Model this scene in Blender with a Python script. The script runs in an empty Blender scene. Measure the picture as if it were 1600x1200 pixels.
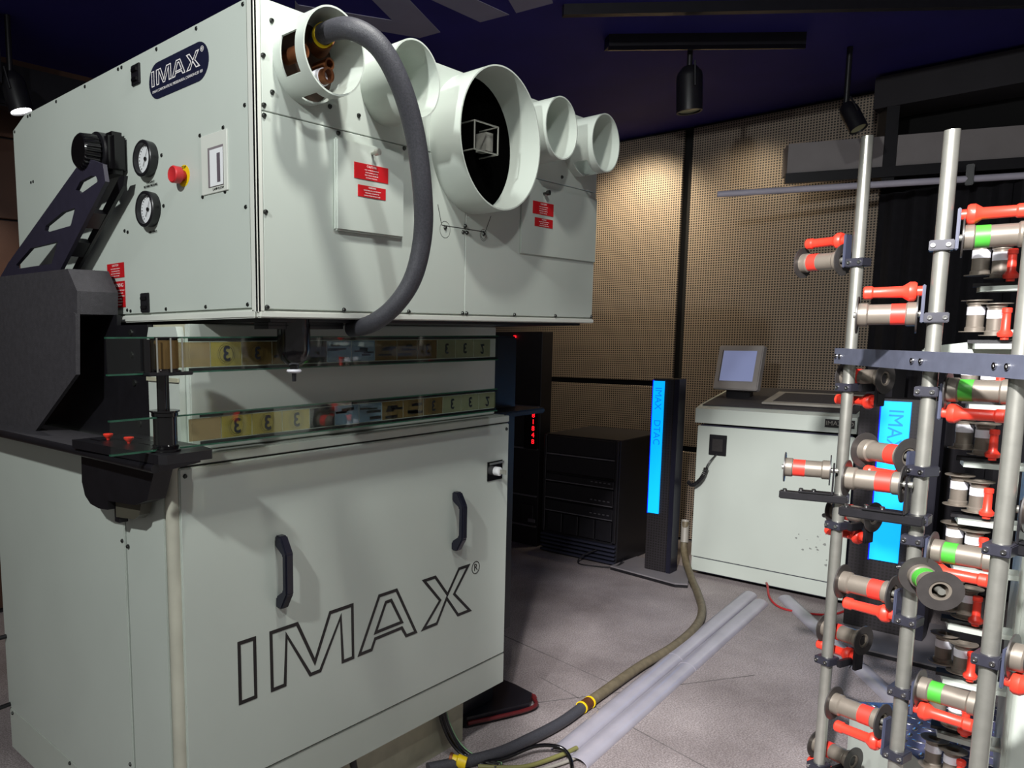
import bpy, bmesh, math, random
from mathutils import Vector, Matrix
random.seed(7)
SC = bpy.context.scene
COL = SC.collection
PI = math.pi

# ------------------------------------------------------------------ camera
cam_d = bpy.data.cameras.new('camera')
cam = bpy.data.objects.new('camera', cam_d)
COL.objects.link(cam)
SC.camera = cam
rt = Vector((0.72685, -0.68678, -0.00525)).normalized()
fw = Vector((0.68103, 0.72170, -0.12388)).normalized()
up = rt.cross(fw).normalized()
cam.matrix_world = Matrix(((rt.x, up.x, -fw.x, 0.0), (rt.y, up.y, -fw.y, 0.0), (rt.z, up.z, -fw.z, 1.5), (0, 0, 0, 1)))
cam_d.sensor_fit = 'HORIZONTAL'
cam_d.sensor_width = 36.0
cam_d.lens = 36.0 * 1207.24 / 1600.0
cam_d.shift_x = (800 - 521.35) / 1600.0
cam_d.shift_y = (677.44 - 600) / 1600.0
cam_d.clip_start = 0.02
cam_d.clip_end = 100

# ------------------------------------------------------------------ view, world
SC.view_settings.view_transform = 'Standard'
SC.view_settings.look = 'None'
SC.view_settings.gamma = 1.0
SC.view_settings.use_curve_mapping = False
SC.view_settings.exposure = 0.0
w = bpy.data.worlds.new('world')
SC.world = w
w.use_nodes = True
w.node_tree.nodes['Background'].inputs[0].default_value = (1.0, 0.97, 0.93, 1)
w.node_tree.nodes['Background'].inputs[1].default_value = 0.22


def spot(name, loc, target, energy, color, angle=70, blend=0.4, radius=0.04):
    d = bpy.data.lights.new(name, 'SPOT')
    d.energy = energy
    d.color = color
    d.spot_size = math.radians(angle)
    d.spot_blend = blend
    d.shadow_soft_size = radius
    o = bpy.data.objects.new(name, d)
    COL.objects.link(o)
    o.location = loc
    o.rotation_euler = (Vector(target) - Vector(loc)).to_track_quat('-Z', 'Y').to_euler()
    return o


spot('spot_light_side', (-1.05, 0.75, 2.88), (1.7, 1.6, 1.2), 215, (0.97, 1.0, 0.98), 95, 0.5, 0.05)
spot('spot_light_front', (0.80, 0.12, 2.88), (2.4, 1.3, 0.8), 45, (0.97, 1.0, 0.98), 125, 0.5, 0.05)
spot('spot_light_overhead', (1.15, 0.86, 2.88), (1.9, 1.35, 0.6), 60, (1.0, 0.99, 0.93), 110, 0.5, 0.05)
spot('spot_light_floor_fill', (-0.30, 0.15, 2.88), (3.9, 0.55, 0.0), 1200, (1.0, 0.97, 0.96), 41, 0.45, 0.06)  # added spot to brighten the floor and rack, no fixture of its own
spot('spot_light_wall', (5.12, 2.72, 2.88), (5.7, 2.72, 2.0), 95, (1.0, 0.85, 0.60), 100, 1.0, 0.06)
spot('spot_light_wall', (5.12, 1.98, 2.88), (5.7, 2.0, 1.9), 26, (1.0, 0.85, 0.60), 100, 1.0, 0.06)



# ------------------------------------------------------------------ materials
def lin(c):
    return tuple((v / 255.0 / 12.92) if v / 255.0 <= 0.04045 else ((v / 255.0 + 0.055) / 1.055) ** 2.4 for v in c) + (1.0,)


MATS = {}


def mat(name, rgb, rough=0.5, metal=0.0, var=0.06, scale=9.0, bump=0.0, bscale=120.0, coat=0.0):
    if name in MATS:
        return MATS[name]
    m = bpy.data.materials.new(name)
    m.use_nodes = True
    nt = m.node_tree
    b = nt.nodes['Principled BSDF']
    b.inputs['Roughness'].default_value = rough
    b.inputs['Metallic'].default_value = metal
    b.inputs['Coat Weight'].default_value = coat
    tc = nt.nodes.new('ShaderNodeTexCoord')
    n = nt.nodes.new('ShaderNodeTexNoise')
    n.inputs['Scale'].default_value = scale
    n.inputs['Detail'].default_value = 5
    nt.links.new(tc.outputs['Object'], n.inputs['Vector'])
    r = nt.nodes.new('ShaderNodeValToRGB')
    c = lin(rgb)
    r.color_ramp.elements[0].position = 0.3
    r.color_ramp.elements[1].position = 0.7
    r.color_ramp.elements[0].color = tuple(v * (1 - var) for v in c[:3]) + (1,)
    r.color_ramp.elements[1].color = tuple(min(1, v * (1 + var)) for v in c[:3]) + (1,)
    nt.links.new(n.outputs['Fac'], r.inputs['Fac'])
    nt.links.new(r.outputs['Color'], b.inputs['Base Color'])
    if bump:
        n2 = nt.nodes.new('ShaderNodeTexNoise')
        n2.inputs['Scale'].default_value = bscale
        n2.inputs['Detail'].default_value = 3
        nt.links.new(tc.outputs['Object'], n2.inputs['Vector'])
        bp = nt.nodes.new('ShaderNodeBump')
        bp.inputs['Strength'].default_value = bump
        bp.inputs['Distance'].default_value = 0.004
        nt.links.new(n2.outputs['Fac'], bp.inputs['Height'])
        nt.links.new(bp.outputs['Normal'], b.inputs['Normal'])
    b.inputs['Specular IOR Level'].default_value = 0.0 if name == 'black_opening' else 0.5
    MATS[name] = m
    return m


def emit(name, rgb, strength):
    m = bpy.data.materials.new(name)
    m.use_nodes = True
    b = m.node_tree.nodes['Principled BSDF']
    b.inputs['Base Color'].default_value = lin(rgb)
    b.inputs['Emission Color'].default_value = lin(rgb)
    b.inputs['Emission Strength'].default_value = strength
    MATS[name] = m
    return m


def film(name, rgb, dens=0.35):
    """translucent film: tinted see-through with a little surface of its own"""
    m = bpy.data.materials.new(name)
    m.use_nodes = True
    nt = m.node_tree
    b = nt.nodes['Principled BSDF']
    b.inputs['Base Color'].default_value = lin(rgb)
    b.inputs['Roughness'].default_value = 0.25
    t = nt.nodes.new('ShaderNodeBsdfTransparent')
    c = lin(rgb)
    t.inputs[0].default_value = tuple(min(1, v ** 0.3) for v in c[:3]) + (1,)
    mx = nt.nodes.new('ShaderNodeMixShader')
    mx.inputs[0].default_value = dens
    nt.links.new(t.outputs[0], mx.inputs[1])
    nt.links.new(b.outputs[0], mx.inputs[2])
    nt.links.new(mx.outputs[0], nt.nodes['Material Output'].inputs[0])
    MATS[name] = m
    return m


def thin_glass(name, tint, refl=1.0):
    m = bpy.data.materials.new(name)
    m.use_nodes = True
    nt = m.node_tree
    nt.nodes.remove(nt.nodes['Principled BSDF'])
    t = nt.nodes.new('ShaderNodeBsdfTransparent')
    t.inputs[0].default_value = tint
    g = nt.nodes.new('ShaderNodeBsdfGlossy')
    g.inputs['Roughness'].default_value = 0.02
    lw = nt.nodes.new('ShaderNodeLayerWeight')
    lw.inputs[0].default_value = 0.5
    pw = nt.nodes.new('ShaderNodeMath')
    pw.operation = 'POWER'
    pw.inputs[1].default_value = 4.0
    nt.links.new(lw.outputs['Facing'], pw.inputs[0])
    fr = nt.nodes.new('ShaderNodeMath')
    fr.operation = 'MULTIPLY_ADD'
    fr.inputs[1].default_value = 0.5
    fr.inputs[2].default_value = 0.025
    nt.links.new(pw.outputs[0], fr.inputs[0])
    mx = nt.nodes.new('ShaderNodeMixShader')
    nt.links.new(fr.outputs[0], mx.inputs[0])
    nt.links.new(t.outputs[0], mx.inputs[1])
    nt.links.new(g.outputs[0], mx.inputs[2])
    nt.links.new(mx.outputs[0], nt.nodes['Material Output'].inputs[0])
    MATS[name] = m
    return m


CREAM = mat('cream_paint', (188, 196, 188), 0.34, 0, 0.03, 3.0)
CREAM2 = mat('cream_paint_body', (183, 190, 181), 0.38, 0, 0.04, 2.5)
CREAMD = mat('cream_paint_worn', (172, 170, 148), 0.45, 0, 0.12, 14)
EDGE = mat('cream_edge', (205, 208, 200), 0.3, 0, 0.03, 10)
BLACK = mat('black_metal', (22, 21, 25), 0.38, 0, 0.15, 30, 0.05, 300)
BLACKM = mat('black_powder_coat', (56, 54, 58), 0.62, 0, 0.14, 60, 0.25, 420)
BLACKG = mat('black_gloss', (14, 13, 15), 0.16, 0, 0.1, 20)
SEAM = mat('dark_seam', (40, 42, 40), 0.7)
NAVY = mat('navy_plate', (26, 28, 50), 0.35, 0, 0.1, 40)
GREYB = mat('anodised_bar', (92, 96, 112), 0.45, 0.05, 0.08, 40)
STEEL = mat('brushed_steel', (176, 176, 168), 0.34, 0.75, 0.08, 30)
CHROME = mat('bright_bolt', (200, 200, 200), 0.2, 1.0, 0.05)
SCREW = mat('screw_steel', (70, 72, 70), 0.3, 0.8, 0.1)
SPOOL = mat('grey_spool', (128, 120, 110), 0.38, 0.35, 0.05, 40)
SPOOLD = mat('dark_flange', (62, 59, 58), 0.42, 0.2, 0.1, 40)
RED = mat('red_plastic', (240, 62, 45), 0.38, 0, 0.03, 30, coat=0.2)
REDL = mat('red_label', (190, 22, 30), 0.4, 0, 0.04, 60)
GREEN = mat('green_tape', (70, 165, 55), 0.45, 0, 0.06, 60)
WHITE = mat('white_tape', (232, 232, 240), 0.5, 0, 0.03, 40)
WTEXT = mat('white_print', (232, 228, 226), 0.5, 0, 0.02)
BTEXT = mat('black_print', (16, 13, 14), 0.45, 0, 0.05)
DIAL = mat('dial_white', (222, 224, 226), 0.4, 0, 0.02)
YELLOW = mat('yellow_plastic', (232, 198, 20), 0.4, 0, 0.05)
RUBBER = mat('black_rubber_hose', (62, 62, 68), 0.5, 0, 0.25, 260, 0.25, 500)
BRASS = mat('corroded_copper', (120, 72, 42), 0.5, 0.6, 0.3, 40)
BROWNH = mat('brown_hose', (108, 98, 78), 0.55, 0, 0.2, 40, 0.2, 300)
PVC = mat('grey_plastic_duct', (160, 157, 168), 0.3, 0, 0.1, 6, coat=0.15)
BLUEG = emit('blue_display', (0, 165, 255), 1.15)
BLUED = emit('blue_display_print', (0, 120, 215), 0.9)
BLUEE = emit('blue_display_edge', (0, 10, 255), 1.6)
LEDR = emit('red_led', (255, 20, 30), 3.0)
LAMPW = emit('lamp_lens', (255, 255, 255), 12.0)
SCREENM = emit('monitor_screen_sheen', (150, 160, 205), 0.35)  # weak emission stands in for a bluish reflection on the screen
GREYP = mat('grey_plastic', (150, 146, 138), 0.5, 0, 0.05, 20)
GLASS = thin_glass('film_glass', (0.90, 0.935, 0.905, 1))
GLASSE = mat('glass_edge_green', (40, 78, 62), 0.15, 0, 0.2, 60)
CURTAIN = mat('black_curtain', (24, 22, 28), 0.9, 0, 0.2, 30, 0.2, 300)
FYEL = film('film_yellow', (190, 168, 84), 0.42)
FBRN = film('film_brown', (126, 100, 60), 0.42)
FDRK = film('film_dark', (36, 36, 42), 0.62)
FBLU = film('film_blue', (130, 155, 180), 0.42)
FGRY = film('film_grey', (160, 160, 128), 0.3)
FPNK = film('film_pink', (180, 150, 110), 0.4)


def floor_mat():
    m = bpy.data.materials.new('worn_concrete')
    m.use_nodes = True
    nt = m.node_tree
    b = nt.nodes['Principled BSDF']
    b.inputs['Roughness'].default_value = 0.62
    tc = nt.nodes.new('ShaderNodeTexCoord')

    def noise(scale, detail, lo, hi, c0, c1):
        n = nt.nodes.new('ShaderNodeTexNoise')
        n.inputs['Scale'].default_value = scale
        n.inputs['Detail'].default_value = detail
        n.inputs['Roughness'].default_value = 0.65
        nt.links.new(tc.outputs['Object'], n.inputs['Vector'])
        r = nt.nodes.new('ShaderNodeValToRGB')
        r.color_ramp.elements[0].position = lo
        r.color_ramp.elements[1].position = hi
        r.color_ramp.elements[0].color = c0
        r.color_ramp.elements[1].color = c1
        nt.links.new(n.outputs['Fac'], r.inputs['Fac'])
        return n, r
    n1, r1 = noise(1.4, 6, 0.35, 0.68, lin((140, 131, 131)), lin((186, 177, 177)))
    n2, r2 = noise(160, 4, 0.40, 0.62, lin((190, 186, 186)), (1, 1, 1, 1))
    n3, r3 = noise(260, 2, 0.29, 0.34, lin((120, 110, 112)), (1, 1, 1, 1))

    def mul(a, bb):
        x = nt.nodes.new('ShaderNodeMix')
        x.data_type = 'RGBA'
        x.blend_type = 'MULTIPLY'
        x.inputs[0].default_value = 1.0
        nt.links.new(a, x.inputs[6])
        nt.links.new(bb, x.inputs[7])
        return x.outputs[2]
    o = mul(mul(r1.outputs[0], r2.outputs[0]), r3.outputs[0])
    nt.links.new(o, b.inputs['Base Color'])
    bp = nt.nodes.new('ShaderNodeBump')
    bp.inputs['Strength'].default_value = 0.25
    bp.inputs['Distance'].default_value = 0.003
    nt.links.new(n2.outputs['Fac'], bp.inputs['Height'])
    nt.links.new(bp.outputs['Normal'], b.inputs['Normal'])
    return m


def perf_mat(name, rgb, pitch=0.0165, hole=0.0048):
    """sheet metal with a square grid of holes over a dark void (grid in the sheet's own plane, y and z)"""
    m = bpy.data.materials.new(name)
    m.use_nodes = True
    nt = m.node_tree
    b = nt.nodes['Principled BSDF']
    b.inputs['Roughness'].default_value = 0.5
    b.inputs['Metallic'].default_value = 0.25
    tc = nt.nodes.new('ShaderNodeTexCoord')
    sep = nt.nodes.new('ShaderNodeSeparateXYZ')
    nt.links.new(tc.outputs['Object'], sep.inputs[0])

    def tri(sock):
        a = nt.nodes.new('ShaderNodeMath')
        a.operation = 'PINGPONG'
        a.inputs[1].default_value = pitch / 2
        nt.links.new(sock, a.inputs[0])
        c = nt.nodes.new('ShaderNodeMath')
        c.operation = 'LESS_THAN'
        c.inputs[1].default_value = hole
        nt.links.new(a.outputs[0], c.inputs[0])
        return c.outputs[0]
    h = nt.nodes.new('ShaderNodeMath')
    h.operation = 'MULTIPLY'
    nt.links.new(tri(sep.outputs[1]), h.inputs[0])
    nt.links.new(tri(sep.outputs[2]), h.inputs[1])
    mx = nt.nodes.new('ShaderNodeMix')
    mx.data_type = 'RGBA'
    nt.links.new(h.outputs[0], mx.inputs[0])
    mx.inputs[6].default_value = lin(rgb)
    mx.inputs[7].default_value = (0.004, 0.003, 0.003, 1)
    nt.links.new(mx.outputs[2], b.inputs['Base Color'])
    inv = nt.nodes.new('ShaderNodeMath')
    inv.operation = 'SUBTRACT'
    inv.inputs[0].default_value = 0.25
    nt.links.new(h.outputs[0], inv.inputs[1])
    inv.use_clamp = True
    nt.links.new(inv.outputs[0], b.inputs['Metallic'])
    MATS[name] = m
    return m


def wood_mat():
    m = mat('brown_wood_panel', (78, 52, 40), 0.55, 0, 0.3, 2.0, 0.1, 60)
    return m


FLOORM = floor_mat()
PERF = perf_mat('perforated_bronze_reflection', (152, 136, 120))
PERFD = perf_mat('perforated_black_sheet', (40, 36, 40), 0.0165, 0.0045)
WOOD = wood_mat()
CEILM = mat('ceiling_blue_cast', (38, 32, 118), 0.75, 0, 0.12, 3)  # blue light from the displays is put into the base colour
CEILW = mat('ceiling_letter_print', (150, 146, 168), 0.7, 0, 0.06, 6)
DARKW = mat('dark_soffit_paint', (36, 33, 38), 0.8, 0, 0.15, 6)


# ------------------------------------------------------------------ mesh helpers
def BM():
    return bmesh.new()


def box(bm, lo, hi, M=None, bev=0.0, seg=2):
    c = [(lo[i] + hi[i]) / 2 for i in range(3)]
    s = [abs(hi[i] - lo[i]) for i in range(3)]
    mtx = Matrix.Translation(c) @ Matrix.Diagonal((s[0], s[1], s[2], 1))
    if M is not None:
        mtx = M @ mtx
    r = bmesh.ops.create_cube(bm, size=1.0, matrix=mtx)
    if bev > 0:
        es = list({e for v in r['verts'] for e in v.link_edges})
        bmesh.ops.bevel(bm, geom=es, offset=bev, segments=seg, affect='EDGES', clamp_overlap=True)
    return bm


def frame_to(p0, p1):
    d = Vector(p1) - Vector(p0)
    q = d.to_track_quat('Z', 'Y')
    return Matrix.Translation(Vector(p0)) @ q.to_matrix().to_4x4(), d.length


def cyl(bm, p0, p1, r0, r1=None, seg=24, caps=True):
    r1 = r0 if r1 is None else r1
    F, L = frame_to(p0, p1)
    bmesh.ops.create_cone(bm, cap_ends=caps, segments=seg, radius1=r0, radius2=r1, depth=L, matrix=F @ Matrix.Translation((0, 0, L / 2)))
    return bm


def lathe(bm, prof, F=None, seg=28, close=False):
    """prof: [(axis, radius)] turned about local z of F"""
    F = F or Matrix()
    rings = []
    for a, r in prof:
        if r <= 1e-6:
            rings.append([bm.verts.new(F @ Vector((0, 0, a)))])
        else:
            rings.append([bm.verts.new(F @ Vector((r * math.cos(2 * PI * k / seg), r * math.sin(2 * PI * k / seg), a))) for k in range(seg)])
    pairs = list(zip(rings[:-1], rings[1:]))
    if close:
        pairs.append((rings[-1], rings[0]))
    for A, B in pairs:
        for k in range(seg):
            k2 = (k + 1) % seg
            if len(A) == 1 and len(B) == 1:
                continue
            if len(A) == 1:
                bm.faces.new((A[0], B[k2], B[k]))
            elif len(B) == 1:
                bm.faces.new((A[k], A[k2], B[0]))
            else:
                bm.faces.new((A[k], A[k2], B[k2], B[k]))
    return bm


def axis_frame(loc, direction):
    q = Vector(direction).to_track_quat('Z', 'Y')
    return Matrix.Translation(Vector(loc)) @ q.to_matrix().to_4x4()


def smooth_path(pts, n=8):
    P = [Vector(p) for p in pts]
    out = []
    for i in range(len(P) - 1):
        p0 = P[max(0, i - 1)]
        p1, p2 = P[i], P[i + 1]
        p3 = P[min(len(P) - 1, i + 2)]
        for k in range(n):
            t = k / n
            out.append(0.5 * ((2 * p1) + (-p0 + p2) * t + (2 * p0 - 5 * p1 + 4 * p2 - p3) * t * t + (-p0 + 3 * p1 - 3 * p2 + p3) * t ** 3))
    out.append(P[-1])
    return out


def tube(bm, pts, r, seg=12, smooth=8):
    P = smooth_path(pts, smooth) if smooth else [Vector(p) for p in pts]
    rings = []
    ref = Vector((0.13, 0.21, 0.97))
    for i, p in enumerate(P):
        t = (P[min(i + 1, len(P) - 1)] - P[max(i - 1, 0)]).normalized()
        n = ref - t * ref.dot(t)
        if n.length < 1e-4:
            n = t.orthogonal()
        n.normalize()
        ref = n
        b = t.cross(n)
        rr = r(i / (len(P) - 1)) if callable(r) else r
        rings.append([bm.verts.new(p + (n * math.cos(2 * PI * k / seg) + b * math.sin(2 * PI * k / seg)) * rr) for k in range(seg)])
    for A, B in zip(rings[:-1], rings[1:]):
        for k in range(seg):
            k2 = (k + 1) % seg
            bm.faces.new((A[k], A[k2], B[k2], B[k]))
    bm.faces.new(rings[0][::-1])
    bm.faces.new(rings[-1])
    return bm


def prism(bm, pts, vec):
    """polygon of 3-D points extruded by vec"""
    vec = Vector(vec)
    a = [bm.verts.new(Vector(p)) for p in pts]
    b = [bm.verts.new(Vector(p) + vec) for p in pts]
    bm.faces.new(a[::-1])
    bm.faces.new(b)
    n = len(a)
    for k in range(n):
        bm.faces.new((a[k], a[(k + 1) % n], b[(k + 1) % n], b[k]))
    bmesh.ops.recalc_face_normals(bm, faces=bm.faces[:])
    return bm


def plate_with_holes(bm, outer, holes, to3, thick):
    """flat plate with polygonal openings: outline points 2-D, to3 maps (a,b,depth) to 3-D"""
    edges = []
    vs_all = []
    for loop in [outer] + holes:
        vs = [bm.verts.new(Vector(to3(a, b, 0))) for a, b in loop]
        vs_all.append(vs)
        for k in range(len(vs)):
            edges.append(bm.edges.new((vs[k], vs[(k + 1) % len(vs)])))
    r = bmesh.ops.triangle_fill(bm, use_beauty=True, use_dissolve=False, edges=edges)
    fs = [g for g in r['geom'] if isinstance(g, bmesh.types.BMFace)]
    d = Vector(to3(0, 0, thick)) - Vector(to3(0, 0, 0))
    ex = bmesh.ops.extrude_face_region(bm, geom=fs)
    bmesh.ops.translate(bm, vec=d, verts=[g for g in ex['geom'] if isinstance(g, bmesh.types.BMVert)])
    bmesh.ops.recalc_face_normals(bm, faces=bm.faces[:])
    return bm


def offset_poly(pts, t):
    n = len(pts)
    area = sum(pts[k][0] * pts[(k + 1) % n][1] - pts[(k + 1) % n][0] * pts[k][1] for k in range(n))
    s = 1 if area > 0 else -1
    out = []
    for k in range(n):
        p0, p1, p2 = Vector(pts[k - 1]), Vector(pts[k]), Vector(pts[(k + 1) % n])
        d1 = (p1 - p0).normalized()
        d2 = (p2 - p1).normalized()
        n1 = Vector((-d1.y, d1.x)) * s
        n2 = Vector((-d2.y, d2.x)) * s
        m = (n1 + n2)
        m = m / max(0.25, m.dot(n1)) if m.length > 1e-6 else n1
        out.append(p1 + m * t)
    return out


def stroke(bm, pts, t, to3, thick):
    """outlined letter: closed band of width t inside the outline"""
    inner = offset_poly(pts, t)
    n = len(pts)
    d = Vector(to3(0, 0, thick)) - Vector(to3(0, 0, 0))
    A = [bm.verts.new(Vector(to3(p[0], p[1], 0)) + d) for p in pts]
    B = [bm.verts.new(Vector(to3(p[0], p[1], 0)) + d) for p in inner]
    A0 = [bm.verts.new(Vector(to3(p[0], p[1], 0))) for p in pts]
    B0 = [bm.verts.new(Vector(to3(p[0], p[1], 0))) for p in inner]
    for k in range(n):
        j = (k + 1) % n
        bm.faces.new((A[k], A[j], B[j], B[k]))
        bm.faces.new((A0[k], A0[j], A[j], A[k]))
        bm.faces.new((B[k], B[j], B0[j], B0[k]))
    bmesh.ops.recalc_face_normals(bm, faces=bm.faces[:])
    return bm


def root_loc(o):
    p = Vector((0, 0, 0))
    while o is not None:
        p = p + o.location
        o = o.parent
    return p


def obj(name, bm, material, parent=None, local=False, smooth=False, label=None):
    me = bpy.data.meshes.new(name)
    if parent is not None and not local:
        bmesh.ops.translate(bm, vec=-root_loc(parent), verts=bm.verts[:])
    bm.to_mesh(me)
    bm.free()
    if smooth:
        me.polygons.foreach_set('use_smooth', [True] * len(me.polygons))
        try:
            me.set_sharp_from_angle(angle=math.radians(38))
        except Exception:
            pass
    me.materials.append(material)
    o = bpy.data.objects.new(name, me)
    COL.objects.link(o)
    o.parent = parent
    if label:
        o['label'] = label
    return o


def share(name, me, parent, M, local=False):
    o = bpy.data.objects.new(name, me)
    COL.objects.link(o)
    o.parent = parent
    if parent is not None and not local:
        M = Matrix.Translation(-root_loc(parent)) @ M
    o.matrix_local = M
    return o


def thing(name, label, cat, loc=(0, 0, 0), rz=0.0, group=None):
    o = bpy.data.objects.new(name, None)
    COL.objects.link(o)
    o.empty_display_size = 0.05
    o.location = loc
    o.rotation_euler = (0, 0, rz)
    return tag(o, label, cat, group)


def tag(o, label, cat, group=None):
    o['label'] = label
    o['category'] = cat
    if group:
        o['group'] = group
    return o


def struct(o):
    o['kind'] = 'structure'
    return o


FONT_N = {}


def text(name, body, size, M, material, parent, align='CENTER', extrude=0.0004, local=False, sx=1.0, spacing=1.0, bold=0.0):
    cu = bpy.data.curves.new(name, 'FONT')
    cu.body = body
    cu.size = size
    cu.align_x = align
    cu.align_y = 'CENTER'
    cu.extrude = extrude
    cu.space_line = spacing
    cu.offset = bold
    cu.resolution_u = 3
    cu.materials.append(material)
    o = bpy.data.objects.new(name, cu)
    COL.objects.link(o)
    o.parent = parent
    if parent is not None and not local:
        M = Matrix.Translation(-root_loc(parent)) @ M
    o.matrix_local = M @ Matrix.Diagonal((sx, 1, 1, 1))
    return o


def plane_M(origin, xdir, ydir):
    x = Vector(xdir).normalized()
    y = Vector(ydir).normalized()
    z = x.cross(y)
    o = Vector(origin)
    return Matrix(((x.x, y.x, z.x, o.x), (x.y, y.y, z.y, o.y), (x.z, y.z, z.z, o.z), (0, 0, 0, 1)))


def front_M(x, y, z):      # text on a face looking to -Y
    return plane_M((x, y, z), (1, 0, 0), (0, 0, 1))


def side_M(x, y, z):       # text on a face looking to -X
    return plane_M((x, y, z), (0, -1, 0), (0, 0, 1))


# IMAX letter outlines (width 1.03 m, height 0.176 m on the cabinet door)
L_I = [(1.1529, .7039), (1.2144, .7036), (1.2153, .5280), (1.1535, .5280)]
L_M = [(1.2605, .7035), (1.3635, .7040), (1.4260, .5780), (1.4845, .7040), (1.5840, .7045), (1.5870, .5281), (1.5338, .5281), (1.5280, .6639), (1.4498, .5285), (1.4055, .5285), (1.3240, .6647), (1.3182, .5281), (1.2625, .5281)]
L_A = [(1.6944, .7045), (1.7805, .7045), (1.8815, .5290), (1.8231, .5290), (1.8010, .5620), (1.6822, .5600), (1.6659, .5290), (1.6009, .5290)]
L_A2 = [(1.7307, .6661), (1.7495, .6665), (1.7946, .5915), (1.6899, .5900)]
L_X = [(1.9009, .7042), (1.9737, .7042), (2.0380, .6300), (2.0979, .7050), (2.1650, .7050), (2.0821, .6161), (2.1786, .5290), (2.0961, .5290), (2.0340, .6020), (1.9847, .5285), (1.8989, .5285), (1.9912, .6115)]
IMAX = [L_I, L_M, L_A, L_A2, L_X]


def imax_letters(parent, name, to3, s, t, material, thick=0.0012):
    """each letter a part: outline band; s scales about the word's centre, to3(a,b,depth) with a,b centred"""
    for i, pts in enumerate((L_I, L_M, None, L_X)):
        bm = BM()
        if pts is None:
            for q in (L_A, L_A2):
                tt = t if q is L_A else -t
                stroke(bm, [((a - 1.66) * s, (b - .6163) * s) for a, b in q], tt, to3, thick)
        else:
            stroke(bm, [((a - 1.66) * s, (b - .6163) * s) for a, b in pts], t, to3, thick)
        obj(name, bm, material, parent)


# ================================================================== setting
CZ = 2.95
o = struct(obj('floor', box(BM(), (-2.5, -2.5, -0.08), (5.85, 4.4, 0)), FLOORM))
o['label'] = 'worn grey concrete floor'
fl = o
for a, b in (((2.2, 1.9), (3.6, 1.1)), ((2.9, 1.75), (2.2, -0.8)), ((3.4, 3.2), (3.05, 1.42))):
    bm = BM()
    d = Vector((b[0] - a[0], b[1] - a[1], 0)).normalized()
    nn = Vector((-d.y, d.x, 0)) * 0.003
    prism(bm, [(a[0] + nn.x, a[1] + nn.y, 0), (b[0] + nn.x, b[1] + nn.y, 0), (b[0] - nn.x, b[1] - nn.y, 0), (a[0] - nn.x, a[1] - nn.y, 0)], (0, 0, 0.0008))
    obj('floor_joint', bm, mat('floor_joint_dirt', (104, 98, 98), 0.9, 0, 0.3, 30), fl)
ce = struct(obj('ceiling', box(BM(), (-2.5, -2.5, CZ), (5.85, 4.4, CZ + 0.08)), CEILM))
ce['label'] = 'dark ceiling coloured navy for blue display light, with pale printed letter strokes'
for pts in ([(2.325, 2.693), (2.363, 2.717), (2.793, 2.55), (2.246, 2.339), (2.358, 2.235), (3.065, 2.489), (3.047, 2.602), (2.433, 2.819)],
            [(2.483, 2.288), (3.108, 2.287), (3.135, 2.148), (2.622, 2.16)],
            [(2.783, 1.977), (3.144, 2.116), (3.173, 1.947), (2.93, 1.841)]):
    obj('letter_stroke', prism(BM(), [(a, b, CZ - 0.003) for a, b in pts], (0, 0, 0.002)), CEILW, ce)
wl = struct(obj('wall_left', box(BM(), (-2.5, 4.26, 0), (5.85, 4.4, CZ)), DARKW))
for k in range(7):     # broad horizontal boards on the left wall
    z0 = 0.03 + k * 0.42
    obj('board', box(BM(), (-2.4, 4.235, z0), (5.6, 4.26, z0 + 0.41), bev=0.004, seg=1), WOOD, wl)
wb = struct(obj('wall_back', box(BM(), (5.72, -2.5, 0), (5.85, 4.26, CZ)), mat('wall_void_black', (10, 9, 11), 0.9)))
wb['label'] = 'back wall of added bronze perforated panels standing in for a glass reflection'
for (y0, y1, z0, z1) in ((2.405, 4.23, 1.165, 2.93), (2.405, 4.23, 0.02, 1.125), (1.22, 2.345, 0.70, 2.93), (1.22, 2.345, 0.02, 0.66)):  # solid panels added in place of a perforated wall reflected in glass
    obj('reflection_panel', box(BM(), (5.675, y0, z0), (5.70, y1, z1), bev=0.003, seg=1), PERF, wb)
obj('trim_soffit', box(BM(), (5.35, -2.5, 2.76), (5.66, 1.215, 2.93)), DARKW, wb)

# black curtain on the right
cu = thing('curtain', 'black pleated curtain hanging behind the roller rack', 'curtain', (5.5, 0.2, 0))
for k in range(8):
    bm = BM()
    ya = 1.20 - k * 0.30
    n = 24
    pr = []
    for j in range(n + 1):
        y = ya - 0.297 * j / n
        pr.append((5.58 + 0.018 * math.sin(j / n * 6 * PI + k), y))
    for (x, y), (x2, y2) in zip(pr[:-1], pr[1:]):
        vs = [bm.verts.new(v) for v in ((x, y, 0.03), (x2, y2, 0.03), (x2, y2, 2.32), (x, y, 2.32))]
        bm.faces.new(vs)
    bmesh.ops.remove_doubles(bm, verts=bm.verts[:], dist=1e-4)
    bmesh.ops.solidify(bm, geom=bm.faces[:], thickness=0.004)
    obj('curtain_panel', bm, CURTAIN, cu, smooth=True)

# beams and pipes under the ceiling on the right
d_ = Vector((5.62 - 5.13, 0.57 - 1.57, 0)).normalized()
p0_ = Vector((5.13, 1.57, 2.42))


def along(p, d, w, z0, z1, L, bm):
    n = Vector((d.y, -d.x, 0))
    q = [p, p + d * L, p + d * L - n * w, p - n * w]
    prism(bm, [(v.x, v.y, z0) for v in q], (0, 0, z1 - z0))
    return bm


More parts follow.
